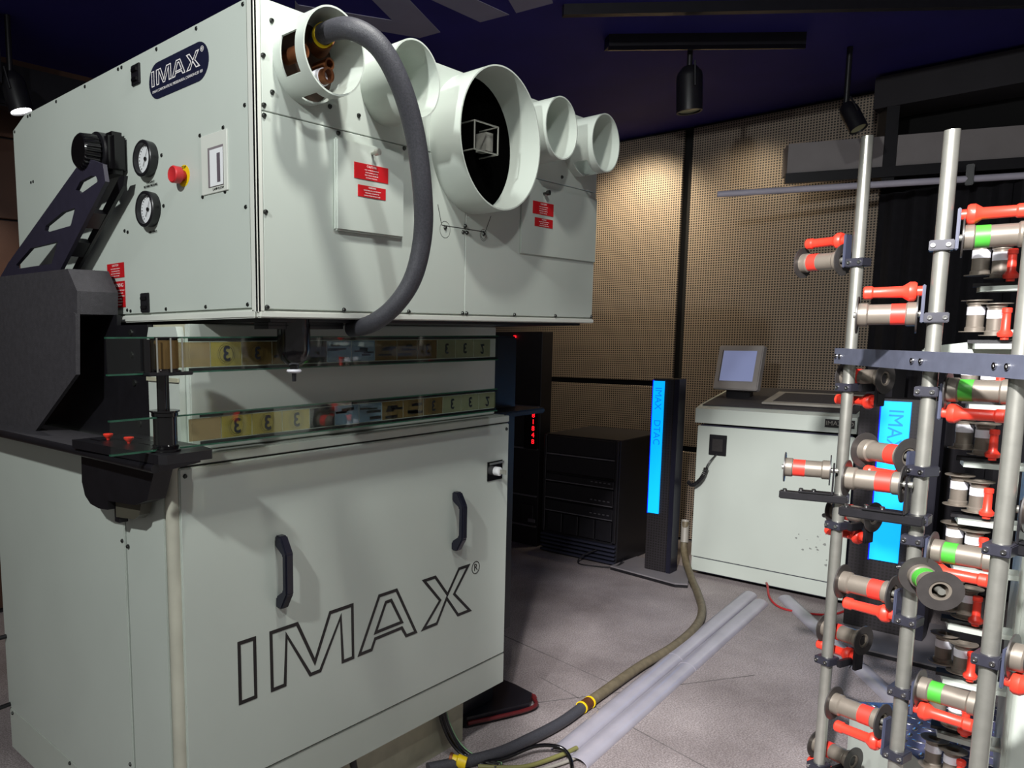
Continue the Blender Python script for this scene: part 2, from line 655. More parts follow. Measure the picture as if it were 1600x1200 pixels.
t = thing('ceiling_duct', 'pale grey rectangular duct under the ceiling', 'duct', (5.13, 1.57, 2.42))
obj('duct_body', along(p0_, d_, 0.16, 2.435, 2.60, 0.47, BM()), mat('grey_duct_paint', (138, 132, 132), 0.6), t)
obj('duct_body', along(p0_ + d_ * 0.535, d_, 0.16, 2.435, 2.60, 1.3, BM()), MATS['grey_duct_paint'], t)
obj('duct_rail', along(p0_ + Vector((-0.02, 0, 0)), d_, 0.03, 2.375, 2.432, 1.9, BM()), BLACK, t)
obj('duct_hanger', along(p0_ + d_ * 0.472, d_, 0.16, 2.34, 2.76, 0.06, BM()), BLACK, t)
t = thing('white_pipe', 'long white conduit pipe below the ceiling duct', 'pipe', (4.95, 1.75, 2.33))
pa, pb = Vector((4.88, 1.86, 2.325)), Vector((5.64, 0.35, 2.325))
pm = pa.lerp(pb, 0.72)
obj('pipe_length', cyl(BM(), pa, pm, 0.018), mat('white_pipe_paint', (205, 200, 215), 0.4), t, smooth=True)
obj('pipe_length', cyl(BM(), pm + (pb - pa).normalized() * 0.02, pb, 0.018), MATS['white_pipe_paint'], t, smooth=True)
obj('pipe_clip', box(BM(), (pm.x - 0.02, pm.y - 0.025, 2.29), (pm.x + 0.02, pm.y + 0.01, 2.40), bev=0.004), BLACK, t)

# tracks and spotlights
t = thing('ceiling_track', 'long black lighting track on the blue-tinted ceiling', 'track', (3.9, 1.2, CZ))
A, B = Vector((3.22, 1.92, 0)), Vector((4.75, 0.37, 0))
obj('rail', along(A, (B - A).normalized(), 0.035, CZ - 0.045, CZ, (B - A).length, BM()), BLACK, t)
t = thing('light_track', 'short black track carrying the hanging spotlight', 'track', (4.0, 1.6, CZ))
A, B = Vector((3.69, 1.95, 0)), Vector((4.37, 1.29, 0))
dd = (B - A).normalized()
obj('rail', along(A, dd, 0.07, CZ - 0.055, CZ, (B - A).length, BM()), BLACK, t)
obj('rail_lip', along(A, dd, 0.012, CZ - 0.075, CZ - 0.055, (B - A).length, BM()), BLACKG, t)


def spotlight(label, top, bot, r, lit, name='spotlight'):
    t = thing(name, label, 'spotlight', (top[0], top[1], CZ))
    T, Bo = Vector(top), Vector(bot)
    d = (Bo - T).normalized()
    obj('stem', cyl(BM(), (T.x, T.y, CZ - 0.002), T, 0.013), BLACK, t, smooth=True)
    obj('can', lathe(BM(), [(0, 0), (0, r * 0.55), (0.03, r * 0.95), (0.05, r), ((Bo - T).length, r), ((Bo - T).length, r * 0.86), ((Bo - T).length - 0.02, r * 0.8)], axis_frame(T, d)), BLACK, t, smooth=True)
    obj('lens', lathe(BM(), [(0, 0), (0, r * 0.84), (-0.004, r * 0.85)], axis_frame(Bo - d * 0.008, d)), LAMPW if lit else mat('unlit_lens', (190, 190, 150), 0.15), t, smooth=True)
    for s in (-1, 1):
        n = d.orthogonal().normalized()
        obj('yoke', cyl(BM(), T + n * r * 1.05 * s - d * 0.01, T.lerp(Bo, 0.5) + n * r * 1.08 * s, 0.005, seg=8), BLACK, t)
    return t


spotlight('black cylindrical spotlight hanging in front of the perforated panels', (4.054, 1.711, 2.82), (4.057, 1.702, 2.605), 0.06, False)
spotlight('black spotlight with lit white lens beside the lamphouse', (1.47, 3.69, 2.70), (1.50, 3.66, 2.53), 0.055, True)
spotlight('small black spotlight with pale lens over the rack poles', (4.753, 1.20, 2.67), (4.73, 1.13, 2.53), 0.042, False)
spot('spotlight_beam', (1.503, 3.657, 2.515), (1.25, 4.22, 1.3), 22, (1.0, 0.86, 0.70), 80, 0.6, 0.04)
# black fixture rail above the left spotlight
t = thing('fixture_rail', 'black rail holding the lit spotlight at far left', 'rail', (1.2, 3.9, 2.7))
obj('rail_bar', box(BM(), (0.9, 3.86, 2.60), (2.6, 3.95, 2.80), bev=0.01), BLACK, t)
obj('rail_bracket', box(BM(), (1.36, 3.66, 2.64), (1.42, 3.9, CZ)), BLACK, t)

# ================================================================== projector lamphouse (upper box)
X0, X1, Y0, Y1, Z0, Z1 = 1.09, 2.60, 1.40, 2.735, 1.556, 2.235
lh = thing('lamphouse', 'large cream lamphouse box with five round ports on top of the projector', 'projector', (1.85, 2.05, Z0))
bm = BM()
ch = 0.10
prism(bm, [(X0 + .004, Y0 + .004, Z0), (X0 + .004, Y1, Z0), (X0 + .004, Y1, Z1 - 0.03), (X0 + .004, Y1 - ch, Z1), (X0 + .004, Y0 + .004, Z1)], (X1 - X0 - .008, 0, 0))
obj('body', bm, CREAM2, lh)
# side panels (left face): one big panel with chamfered rear top corner, proud of the body
bm = BM()
prism(bm, [(X0 + .004, Y0 + .0228, Z0 + .012), (X0 + .004, Y1 - .004, Z0 + .012), (X0 + .004, Y1 - .004, Z1 - 0.035), (X0 + .004, Y1 - ch - .004, Z1 - .004), (X0 + .004, Y0 + .0228, Z1 - .004)], (-0.0065, 0, 0))
obj('side_panel', bm, CREAM, lh)
obj('corner_trim', box(BM(), (X0 - .003, Y0 - .003, Z0), (X0 + .006, Y0 + .022, Z1), bev=0.002), EDGE, lh)
obj('corner_trim', box(BM(), (X0 - .003, Y0 - .003, Z0), (X0 + .0155, Y0 + .006, Z1), bev=0.001), EDGE, lh)
obj('bottom_rail', box(BM(), (X0 - .006, Y0 + .01, Z0 - .012), (X0 + .01, Y1 - .02, Z0 + .006), bev=0.003), EDGE, lh)
obj('bottom_rail', box(BM(), (X0, Y0 - .006, Z0 - .012), (X1, Y0 + .01, Z0 + .004), bev=0.003), EDGE, lh)
# front panels, parted by thin seams
yf = Y0 - 0.003
panels = [(1.1065, 1.844, Z0 + .008, 1.9948), (1.8458, 2.592, Z0 + .008, 1.9948), (1.1065, 2.592, 1.9966, Z1 - .004)]
for (a, b, c, d) in panels:
    obj('front_panel', box(BM(), (a, yf, c), (b, Y0 + .006, d), bev=0.0015, seg=1), CREAM, lh)
obj('under_frame', box(BM(), (X0 + .05, Y0 + .02, Z0 - .020), (X1 - .05, Y1 - .2, Z0 - .001)), BLACK, lh)


def port(x, z, r, ln, windows=False, deep=None):
    """open round tube standing off the front face, axis along -Y"""
    F = plane_M((x, Y0, z), (1, 0, 0), (0, 0, 1))  # local z = -Y
    bm = BM()
    seg = 72
    rin = r - 0.004
    rows = [0.0, 0.028, 0.078, ln]
    win = set()
    if windows:
        for a0 in windows:
            for k in range(11):
                win.add((a0 + k) % seg)
    def P(a, k, rr):
        return F @ Vector((rr * math.cos(2 * PI * k / seg), rr * math.sin(2 * PI * k / seg), a))
    vo = [[bm.verts.new(P(a, k, r)) for k in range(seg)] for a in rows]
    vi = [[bm.verts.new(P(a, k, rin)) for k in range(seg)] for a in rows]
    for i in range(3):
        for k in range(seg):
            j = (k + 1) % seg
            if i == 1 and k in win:
                if (k - 1) % seg not in win:
                    bm.faces.new((vo[i][k], vo[i + 1][k], vi[i + 1][k], vi[i][k]))
                if (k + 1) % seg not in win:
                    bm.faces.new((vo[i][j], vi[i][j], vi[i + 1][j], vo[i + 1][j]))
                bm.faces.new((vo[i][k], vi[i][k], vi[i][j], vo[i][j]))
                bm.faces.new((vo[i + 1][k], vo[i + 1][j], vi[i + 1][j], vi[i + 1][k]))
                continue
            bm.faces.new((vo[i][k], vo[i][j], vo[i + 1][j], vo[i + 1][k]))
            bm.faces.new((vi[i][k], vi[i + 1][k], vi[i + 1][j], vi[i][j]))
    for k in range(seg):
        j = (k + 1) % seg
        bm.faces.new((vo[3][k], vo[3][j], vi[3][j], vi[3][k]))
    bmesh.ops.recalc_face_normals(bm, faces=bm.faces[:])
    p = obj('port', bm, CREAM, lh, smooth=True)
    return p


p1 = port(1.232, 2.123, 0.093, 0.105, windows=(32, 50))
p2 = port(1.505, 2.123, 0.092, 0.105)
p3 = port(1.872, 2.043, 0.192, 0.105)
p4 = port(2.181, 2.125, 0.092, 0.105)
p5 = port(2.456, 2.126, 0.092, 0.105, windows=(44,))
obj('port_floor', lathe(BM(), [(0.0045, 0), (0.0045, 0.088)], axis_frame((1.232, Y0, 2.123), (0, -1, 0))), mat('brown_opening', (66, 48, 36), 0.7, 0, 0.3, 20), p1)
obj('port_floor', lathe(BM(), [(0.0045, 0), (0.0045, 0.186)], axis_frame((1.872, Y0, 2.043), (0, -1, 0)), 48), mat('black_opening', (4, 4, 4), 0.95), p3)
# copper pipe stubs in the first port
for (dx, dz, ln, r) in ((0.0, -0.045, 0.085, 0.017), (-0.052, 0.0, 0.06, 0.017), (0.036, -0.005, 0.05, 0.014)):
    obj('pipe_stub', lathe(BM(), [(0.004, 0.001), (0.004, r), (ln, r), (ln, r * 0.72), (ln - 0.03, r * 0.7), (ln - 0.03, 0)], axis_frame((1.232 + dx, Y0, 2.123 + dz), (0, -1, 0))), BRASS, p1, smooth=True)
obj('pipe_wrap', cyl(BM(), (1.232, Y0 - 0.045, 2.078), (1.232, Y0 - 0.068, 2.078), 0.0195), WHITE, p1, smooth=True)
# small open box frame inside the big port
bm = BM()
fx0, fx1, fz0, fz1, fy0, fy1 = 1.79, 1.90, 2.01, 2.085, Y0 - 0.07, Y0 - 0.006
for (a, b) in (((fx0, fz0), (fx1, fz0)), ((fx1, fz0), (fx1, fz1)), ((fx1, fz1), (fx0, fz1)), ((fx0, fz1), (fx0, fz0))):
    cyl(bm, (a[0], fy0, a[1]), (b[0], fy0, b[1]), 0.0022, seg=6)
for (a, b) in ((fx0, fz0), (fx1, fz0), (fx1, fz1), (fx0, fz1)):
    cyl(bm, (a, fy0, b), (a, fy1, b), 0.0022, seg=6)
obj('inner_frame', bm, STEEL, p3)
obj('inner_flag', box(BM(), (1.865, Y0 - .055, 2.02), (1.897, Y0 - .02, 2.07)), STEEL, p3)

# access door with labels
dr = obj('access_door', box(BM(), (1.32, Y0 - .016, 1.757), (1.565, Y0 - .003, 1.974), bev=0.004), CREAM, lh)
obj('latch_knob', lathe(BM(), [(0, 0.004), (0.012, 0.004), (0.013, 0.008), (0.026, 0.008), (0.028, 0)], axis_frame((1.442, Y0 - .016, 1.953), (0, -1, 0))), STEEL, dr, smooth=True)


def red_label(parent, x0, x1, z0, z1, yy, head, lines, M):
    """M(a,b,depth): in-plane right, up, outwards"""
    bm = BM()
    prism(bm, [M(x0, z0, 0), M(x1, z0, 0), M(x1, z1, 0), M(x0, z1, 0)], Vector(M(0, 0, 0.0012)) - Vector(M(0, 0, 0)))
    lb = obj('warning_label', bm, REDL, parent, label='red label with white lettering')
    xd = (Vector(M(1, 0, 0)) - Vector(M(0, 0, 0)))
    h = z1 - z0
    n = len(lines)
    text('lettering', head, h * 0.20, plane_M(M((x0 + x1) / 2, z1 - h * 0.16, 0.0014), xd, (0, 0, 1)), WTEXT, lb, extrude=0.0001)
    for i, s in enumerate(lines):
        text('lettering', s, h * 0.66 / n * 0.62, plane_M(M((x0 + x1) / 2, z1 - h * (0.30 + 0.66 * (i + 0.5) / n), 0.0014), xd, (0, 0, 1)), WTEXT, lb, extrude=0.0001, sx=1.0)


fM = lambda yy: (lambda a, b, d: (a, yy - d, b))
sM = lambda xx: (lambda a, b, d: (xx - d, -a, b))
C1 = ['WAIT 10 MINUTES MINIMUM', 'AFTER XENON LAMP HAS', 'BEEN TURNED OFF BEFORE', 'REMOVING THIS PANEL']
C2 = ['XENON PRESSURE LAMP INSTALLED', 'PERSONNEL TO SERVICE PER', 'MANUFACTURERS INSTRUCTIONS']
red_label(dr, 1.379, 1.501, 1.887, 1.925, 0, 'CAUTION', C1, fM(Y0 - .016))
red_label(dr, 1.392, 1.492, 1.845, 1.873, 0, 'WARNING', C2, fM(Y0 - .016))
dr2 = obj('access_door', box(BM(), (2.122, Y0 - .008, 1.757), (2.592, Y0 - .003, 1.974), bev=0.002), CREAM, lh)
obj('latch_knob', lathe(BM(), [(0, 0.004), (0.012, 0.004), (0.013, 0.008), (0.022, 0.008), (0.024, 0)], axis_frame((2.245, Y0 - .008, 1.953), (0, -1, 0))), SCREW, dr2, smooth=True)
red_label(dr2, 2.184, 2.305, 1.886, 1.925, 0, 'CAUTION', C1, fM(Y0 - .008))
red_label(dr2, 2.197, 2.303, 1.848, 1.875, 0, 'WARNING', C2, fM(Y0 - .008))
xs = X0 - 0.003
red_label(lh, -2.10, -2.002, 1.670, 1.711, 0, 'CAUTION', C1, sM(xs))
red_label(lh, -2.086, -2.001, 1.587, 1.660, 0, 'WARNING', C2 + ['HIGH VOLTAGE INSIDE', 'DO NOT OPEN HOUSING', 'WEAR FACE SHIELD'], sM(xs))

# screws: shared meshes
bm = BM()
lathe(bm, [(-0.001, 0.0062), (0.001, 0.0062), (0.0045, 0.0042), (0.0045, 0.002), (0.003, 0.0018), (0.003, 0)], seg=10)
scr = obj('screw', bm, SCREW, None, smooth=True)
scr_me = scr.data
bpy.data.objects.remove(scr)
for (y, z) in [(1.434, 2.222), (1.616, 2.222), (1.795, 2.222), (1.994, 2.222), (1.975, 2.222), (2.192, 2.222), (2.386, 2.222), (2.603, 2.222), (2.584, 2.222), (2.718, 2.195), (2.605, 2.013), (2.587, 2.013), (1.992, 1.795), (1.975, 1.79), (1.434, 2.011), (1.517, 1.979), (1.612, 1.979), (1.592, 1.946), (1.787, 1.963), (1.785, 1.837), (1.588, 1.851), (1.607, 1.836), (1.515, 1.836), (1.437, 1.792), (1.437, 1.575), (1.606, 1.575), (1.789, 1.575), (1.994, 1.578), (1.975, 1.575)]:
    share('screw', scr_me, lh, side_M(X0, y, z))
for (x, z) in [(1.137, 2.19), (1.112, 2.112), (1.136, 2.04), (1.112, 2.008), (1.112, 1.986), (1.112, 1.568), (1.112, 1.779), (1.338, 1.987), (1.577, 1.989), (1.311, 2.043), (1.408, 2.04), (1.355, 1.567), (1.599, 1.567), (1.836, 1.567), (1.855, 1.567), (2.102, 1.567), (2.344, 1.567), (1.833, 1.797), (1.842, 1.815), (1.851, 1.797), (1.582, 2.043), (1.71, 2.067), (1.71, 2.042), (1.751, 1.802), (1.932, 1.80), (2.36, 2.02), (2.585, 1.568)]:
    share('screw', scr_me, lh, front_M(x, yf, z))

# nameplate
yc, zc = 1.701, 2.146
bm = BM()
pts = []
hw, hh = 0.134, 0.044
for (sx_, sz_, a0) in ((1, 1, 0), (-1, 1, 90), (-1, -1, 180), (1, -1, 270)):
    for k in range(9):
        a = math.radians(a0 + k * 11.25)
        pts.append((X0 - .0005, yc - (sx_ * (hw - hh) + hh * math.cos(a)), zc + hh * math.sin(a) * 1.0))
prism(bm, pts, (-0.003, 0, 0))
npl = obj('nameplate', bm, NAVY, lh, label='dark navy oval nameplate with outlined white lettering')
imax_letters(npl, 'letter', lambda a, b, d: (X0 - .0036 - d, yc + 0.012 - a, zc + 0.008 + b), 0.215, 0.0024, WTEXT, 0.0004)
text('lettering', 'IMAX CORPORATION, MISSISSAUGA, CANADA L5K 1B1', 0.0092, side_M(X0 - .0037, yc + 0.004, zc - 0.024), WTEXT, npl, extrude=0.0002)
text('lettering', '\u00ae', 0.018, side_M(X0 - .0037, yc - 0.108, zc + 0.024), WTEXT, npl, extrude=0.0002)

# gauges
for (y, z) in ((1.846, 1.962), (1.842, 1.834)):
    g = obj('gauge', lathe(BM(), [(0, 0.0), (0, 0.044), (0.026, 0.046), (0.028, 0.044), (0.028, 0.038), (0.015, 0.037)], axis_frame((X0, y, z), (-1, 0, 0)), 40), BLACK, lh, smooth=True, label='round pressure gauge with black rim')
    obj('dial', lathe(BM(), [(0.014, 0), (0.014, 0.0375)], axis_frame((X0, y, z), (-1, 0, 0)), 40), DIAL, g)
    bm = BM()
    a = math.radians(60)
    dy, dz = -math.cos(a), math.sin(a)
    prism(bm, [(X0 - .0165, y - dy * 0.02 + dz * .0012, z - dz * 0.02 + dy * .0012), (X0 - .0165, y - dy * 0.02 - dz * .0012, z - dz * 0.02 - dy * .0012), (X0 - .0165, y + dy * 0.028, z + dz * 0.028)], (-0.001, 0, 0))
    cyl(bm, (X0 - .015, y, z), (X0 - .018, y, z), 0.005, seg=12)
    obj('needle', bm, BTEXT, g)
    bm = BM()
    for k in range(19):
        a = math.radians(225 - k * 15)
        r0, r1 = 0.029, 0.034
        ca, sa = -math.cos(a), math.sin(a)
        w_ = 0.0006 if k % 3 else 0.0011
        prism(bm, [(X0 - .0145, y + ca * r0 - sa * w_, z + sa * r0 + ca * w_), (X0 - .0145, y + ca * r1 - sa * w_, z + sa * r1 + ca * w_), (X0 - .0145, y + ca * r1 + sa * w_, z + sa * r1 - ca * w_), (X0 - .0145, y + ca * r0 + sa * w_, z + sa * r0 - ca * w_)], (-0.0004, 0, 0))
    obj('tick_marks', bm, BTEXT, g)
text('lettering', 'COOLANT', 0.008, side_M(xs - .0025, 1.842, 1.904), BTEXT, lh)
text('lettering', 'RETURN PRESSURE', 0.008, side_M(xs - .0025, 1.842, 1.895), BTEXT, lh)
text('lettering', 'AIR SUPPLY', 0.008, side_M(xs - .0025, 1.838, 1.777), BTEXT, lh)
# emergency stop
es = obj('emergency_stop', cyl(BM(), (X0, 1.686, 1.897), (X0 - .003, 1.686, 1.897), 0.026, seg=32), YELLOW, lh, label='red push button on yellow disc')
obj('push_button', lathe(BM(), [(0, 0.012), (0.012, 0.012), (0.013, 0.02), (0.032, 0.0205), (0.035, 0.018), (0.033, 0.014), (0.033, 0)], axis_frame((X0 - .003, 1.686, 1.897), (-1, 0, 0)), 32), mat('stop_red', (190, 42, 46), 0.4), es, smooth=True)
text('lettering', 'STOP', 0.009, side_M(X0 - .0034, 1.686, 1.917), BTEXT, es)
# lamp flow meter window
fmw = obj('flow_meter', box(BM(), (X0 - .006, 1.50, 1.838), (X0, 1.605, 1.974), bev=0.0012, seg=1), EDGE, lh)
obj('meter_recess', box(BM(), (X0 - .0075, 1.514, 1.852), (X0 - .0055, 1.575, 1.942)), mat('recess_grey', (120, 112, 116), 0.6), fmw)
obj('meter_scale', box(BM(), (X0 - .0085, 1.514, 1.853), (X0 - .0065, 1.566, 1.936)), DIAL, fmw)
obj('meter_tube', box(BM(), (X0 - .0095, 1.524, 1.860), (X0 - .008, 1.536, 1.925)), mat('meter_dark', (92, 84, 92), 0.4), fmw)
text('lettering', 'LAMP FLOW', 0.008, side_M(X0 - .0065, 1.536, 1.846), BTEXT, fmw)
# black sockets
for (y, z) in ((1.898, 2.185), (1.892, 1.595)):
    sk = obj('socket', box(BM(), (X0 - .008, y - .021, z - .026), (X0, y + .021, z + .026), bev=0.002), BLACK, lh, label='small black connector socket')
    for s in (-1, 1):
        obj('socket_clip', box(BM(), (X0 - .013, y - .013, z + s * .012 - .005), (X0 - .008, y + .013, z + s * .012 + .004), bev=0.001), BLACKG, sk)
# seam where the side panel is split
obj('panel_seam', box(BM(), (X0 - .0012, 1.952, Z0 + .02), (X0 + .001, 1.9535, 1.95)), mat('soft_seam', (150, 156, 150), 0.6), lh)
# short scribed lines under the big port
for (a, b) in (((1.718, 1.862), (1.736, 1.808)), ((1.736, 1.808), (1.940, 1.807)), ((1.940, 1.807), (1.968, 1.856))):
    dv = (Vector(b) - Vector(a)).normalized() * 0.0011
    obj('scribed_line', prism(BM(), [(a[0] + dv.y, yf, a[1] - dv.x), (b[0] + dv.y, yf, b[1] - dv.x), (b[0] - dv.y, yf, b[1] + dv.x), (a[0] - dv.y, yf, a[1] + dv.x)], (0, -0.0004, 0)), SEAM, lh)
# pencilled circles on the front
for (x, z, r) in ((1.751, 1.797, 0.022), (1.932, 1.797, 0.016), (1.932, 1.797, 0.011)):
    obj('pen_mark', lathe(BM(), [(0.0004, r), (0.0004, r + 0.0012)], axis_frame((x, yf, z), (0, -1, 0)), 32), SEAM, lh)

# ---- knob and arm on the side of the lamphouse
ka = thing('knob_arm', 'black openwork arm with a big ribbed knob on the lamphouse side', 'arm', (1.05, 2.0, 1.9))
obj('mount_block', box(BM(), (1.035, 1.956, 1.94), (1.088, 2.058, 2.05), bev=0.012), BLACKG, ka)
F = axis_frame((1.05, 2.03, 2.0), (-1, -0.0, 0.0))
obj('hub_disc', lathe(BM(), [(0, 0), (0, 0.056), (0.022, 0.056), (0.022, 0)], F, 40), BLACK, ka, smooth=True)
bm = BM()
N = 96
rings = []
for a, r in ((0.026, 0.0), (0.026, 0.044), (0.028, 0.049), (0.066, 0.046), (0.071, 0.041), (0.071, 0.0)):
    rings.append([])
    for k in range(N):
        rr = r
        if 0.027 < a < 0.07 and (k // 2) % 2 == 0 and r > 0:
            rr = r - 0.0035
        rings[-1].append(bm.verts.new(F @ Vector((rr * math.cos(2 * PI * k / N), rr * math.sin(2 * PI * k / N), a))))
for A_, B_ in zip(rings[:-1], rings[1:]):
    for k in range(N):
        bm.faces.new((A_[k], A_[(k + 1) % N], B_[(k + 1) % N], B_[k]))
bmesh.ops.remove_doubles(bm, verts=bm.verts[:], dist=1e-5)
bmesh.ops.recalc_face_normals(bm, faces=bm.faces[:])
obj('knob', bm, BLACKG, ka)
outer = [(2.03, 1.985), (2.60, 1.745), (2.665, 1.71), (2.685, 1.685), (2.23, 1.685), (1.915, 1.905), (1.925, 1.95)]
h1 = [(2.087, 1.907), (2.06, 1.925), (1.993, 1.931), (1.965, 1.925), (1.953, 1.911), (2.057, 1.893)]
h2 = [(2.305, 1.82), (2.295, 1.832), (2.178, 1.858), (2.096, 1.86), (2.129, 1.815), (2.29, 1.812)]
h3 = [(2.538, 1.727), (2.535, 1.735), (2.414, 1.777), (2.217, 1.779), (2.267, 1.72), (2.52, 1.722)]
def grow(h, k=1.22):
    ca_, cb_ = sum(p[0] for p in h) / len(h), sum(p[1] for p in h) / len(h)
    return [(ca_ + (p[0] - ca_) * 1.12, cb_ + (p[1] - cb_) * k) for p in h]


obj('outer_plate', plate_with_holes(BM(), outer, [h1, h2, h3], lambda a, b, d: (0.995 + d, a, b), 0.012), mat('dark_violet_metal', (40, 37, 52), 0.5, 0, 0.1, 40), ka)
obj('inner_rail', prism(BM(), [(1.046, 1.905, 1.925), (1.046, 1.915, 1.900), (1.046, 2.235, 1.685), (1.046, 2.268, 1.685), (1.046, 1.935, 1.925)], (0.010, 0, 0)), BLACK, ka)
for t_ in (0.30, 0.62):
    yw, zw = 1.915 + 0.32 * t_, 1.900 - 0.215 * t_
    obj('cross_web', prism(BM(), [(1.007, yw, zw + 0.002), (1.007, yw + 0.050, zw - 0.0325), (1.007, yw + 0.075, zw - 0.018), (1.007, yw + 0.025, zw + 0.017)], (0.039, 0, 0)), BLACK, ka)

# ---- black hood in front of the reel, left
hd_ = thing('film_guard', 'big black angular film guard hood at the left of the projector', 'guard', (0.95, 2.3, 1.2))
face = [(2.75, 1.699), (2.05, 1.688), (1.999, 1.626), (2.021, 1.402), (2.323, 1.217), (2.75, 1.21)]
obj('face_plate', prism(BM(), [(0.944, a, b) for a, b in face], (0.008, 0, 0)), BLACKM, hd_)
obj('top_side', prism(BM(), [(0.952, 2.75, 1.699), (0.952, 2.05, 1.688), (0.952, 2.000, 1.626), (0.952, 2.006, 1.565), (0.952, 2.75, 1.565)], (0.112, 0, 0)), BLACKM, hd_)
bm = BM()
prev = None
edge = [(2.006, 1.565), (2.021, 1.402), (2.323, 1.217), (2.75, 1.21)]
for a, b in zip(edge[:-1], edge[1:]):
    prism(bm, [(0.944, a[0], a[1]), (0.944, b[0], b[1]), (0.944, b[0], b[1] + 0.014), (0.944, a[0] + 0.014, a[1] + 0.006)], (-0.004, 0, 0))
obj('edge_strip', bm, BLACKM, hd_)
obj('back_plate', box(BM(), (1.052, 1.99, 1.215), (1.064, 2.75, 1.565)), BLACK, hd_)

# ================================================================== projector cabinet (below)
pc = thing('projector_cabinet', 'cream projector cabinet with big outlined black lettering on its door', 'cabinet', (1.68, 2.2, 0.0))
CX0, CX1, CY, CY1 = 0.967, 2.392, 1.60, 2.75
obj('body', box(BM(), (CX0 + .012, CY + .012, 0.19), (CX1, CY1, 1.215), bev=0.006), CREAM2, pc)
obj('plinth', box(BM(), (1.05, 1.657, 0.0), (2.218, 2.6, 0.195)), CREAMD, pc)
obj('corner_strip', cyl(BM(), (CX0 + .02, CY + .02, 0.192), (CX0 + .02, CY + .02, 1.213), 0.019, seg=20), mat('cream_paint_rubbed', (182, 181, 166), 0.42, 0, 0.08, 12), pc, smooth=True)
# side skins on the left face (two, parted by the vertical seam) and the lower kick panel
obj('side_skin', box(BM(), (CX0 + .002, CY + .035, 0.19), (CX0 + .014, 1.828, 1.21), bev=0.002), CREAM, pc)
obj('side_skin', box(BM(), (CX0 - .001, 1.833, 0.178), (CX0 + .014, CY1, 1.21), bev=0.002), CREAM, pc)
obj('kick_panel', box(BM(), (CX0 + .001, 1.833, 0.02), (CX0 + .014, CY1 - .002, 0.173), bev=0.002), CREAM2, pc)
for (y, z) in ((1.845, 0.965), (1.817, 0.955), (1.85, 0.33), (2.25, 0.165), (2.72, 0.16)):
    share('screw', scr_me, pc, side_M(CX0, y, z))
bm = BM()
tube(bm, [(CX0, 2.735, 0.445), (CX0 - .05, 2.735, 0.44), (CX0 - .055, 2.735, 0.41), (CX0 - .055, 2.735, 0.22), (CX0 - .05, 2.735, 0.19), (CX0, 2.735, 0.19)], 0.008, 8, 4)
obj('side_handle', bm, BLACK, pc, smooth=True)
# door on the front face
door = obj('door', box(BM(), (0.992, CY - .004, 0.314), (2.386, CY + .013, 1.185), bev=0.003), CREAM, pc)
obj('bottom_sill', box(BM(), (0.985, CY, 0.193), (2.392, CY + .013, 0.309), bev=0.002), CREAM2, pc)
obj('top_sill', box(BM(), (0.985, CY, 1.19), (2.392, CY + .013, 1.213), bev=0.002), CREAM2, pc)
obj('door_gap', box(BM(), (0.986, CY + .008, 0.309), (2.39, CY + .0125, 1.19)), SEAM, pc)
imax_letters(door, 'letter', lambda a, b, d: (1.66 + a, CY - .004 - d, 0.6163 + b), 1.0, 0.0102, BTEXT, 0.001)
bm = BM()
lathe(bm, [(0, 0.0205), (0, 0.0232), (0.001, 0.0232), (0.001, 0.0205)], axis_frame((2.197, CY - .004, 0.684), (0, -1, 0)), 36)
rm = obj('registered_mark', bm, BTEXT, door)
text('lettering', 'R', 0.036, front_M(2.197, CY - .0045, 0.684), BTEXT, rm, extrude=0.0006)


def pull(x, z0, z1):
    """flat black pull handle standing off the door"""
    out = 0.048
    prof = [(0.0, z1), (0.0, z1 - 0.030), (out * 0.62, z1 - 0.052), (out * 0.62, z0 + 0.052), (0.0, z0 + 0.030), (0.0, z0), (out * 0.5, z0), (out, z0 + 0.045), (out, z1 - 0.045), (out * 0.5, z1)]
    bm = BM()
    prism(bm, [(x - 0.014, CY - .004 - a, b) for a, b in prof], (0.028, 0, 0))
    bmesh.ops.bevel(bm, geom=bm.edges[:], offset=0.004, segments=2, affect='EDGES', clamp_overlap=True)
    return obj('handle', bm, mat('dark_blue_black_plastic', (24, 25, 38), 0.35), door, label='black pull handle')


pull(1.297, 0.765, 0.968)
pull(2.068, 0.775, 0.978)
lk = obj('lock', box(BM(), (2.255, CY - .007, 0.987), (2.345, CY - .004, 1.056)), BLACKG, door, label='black lock plate with key')
obj('lock_bezel', box(BM(), (2.265, CY - .0095, 1.045), (2.352, CY - .006, 1.052)), STEEL, lk)
obj('lock_barrel', lathe(BM(), [(0, 0.016), (0.02, 0.016), (0.022, 0.013), (0.022, 0)], axis_frame((2.300, CY - .007, 1.02), (0, -1, 0))), DIAL, lk, smooth=True)
obj('key', box(BM(), (2.296, CY - .055, 1.012), (2.300, CY - .028, 1.028), bev=0.001), STEEL, lk)
for (x, z) in ((1.008, 1.166), (2.368, 1.166)):
    share('screw', scr_me, door, front_M(x, CY - .004, z))
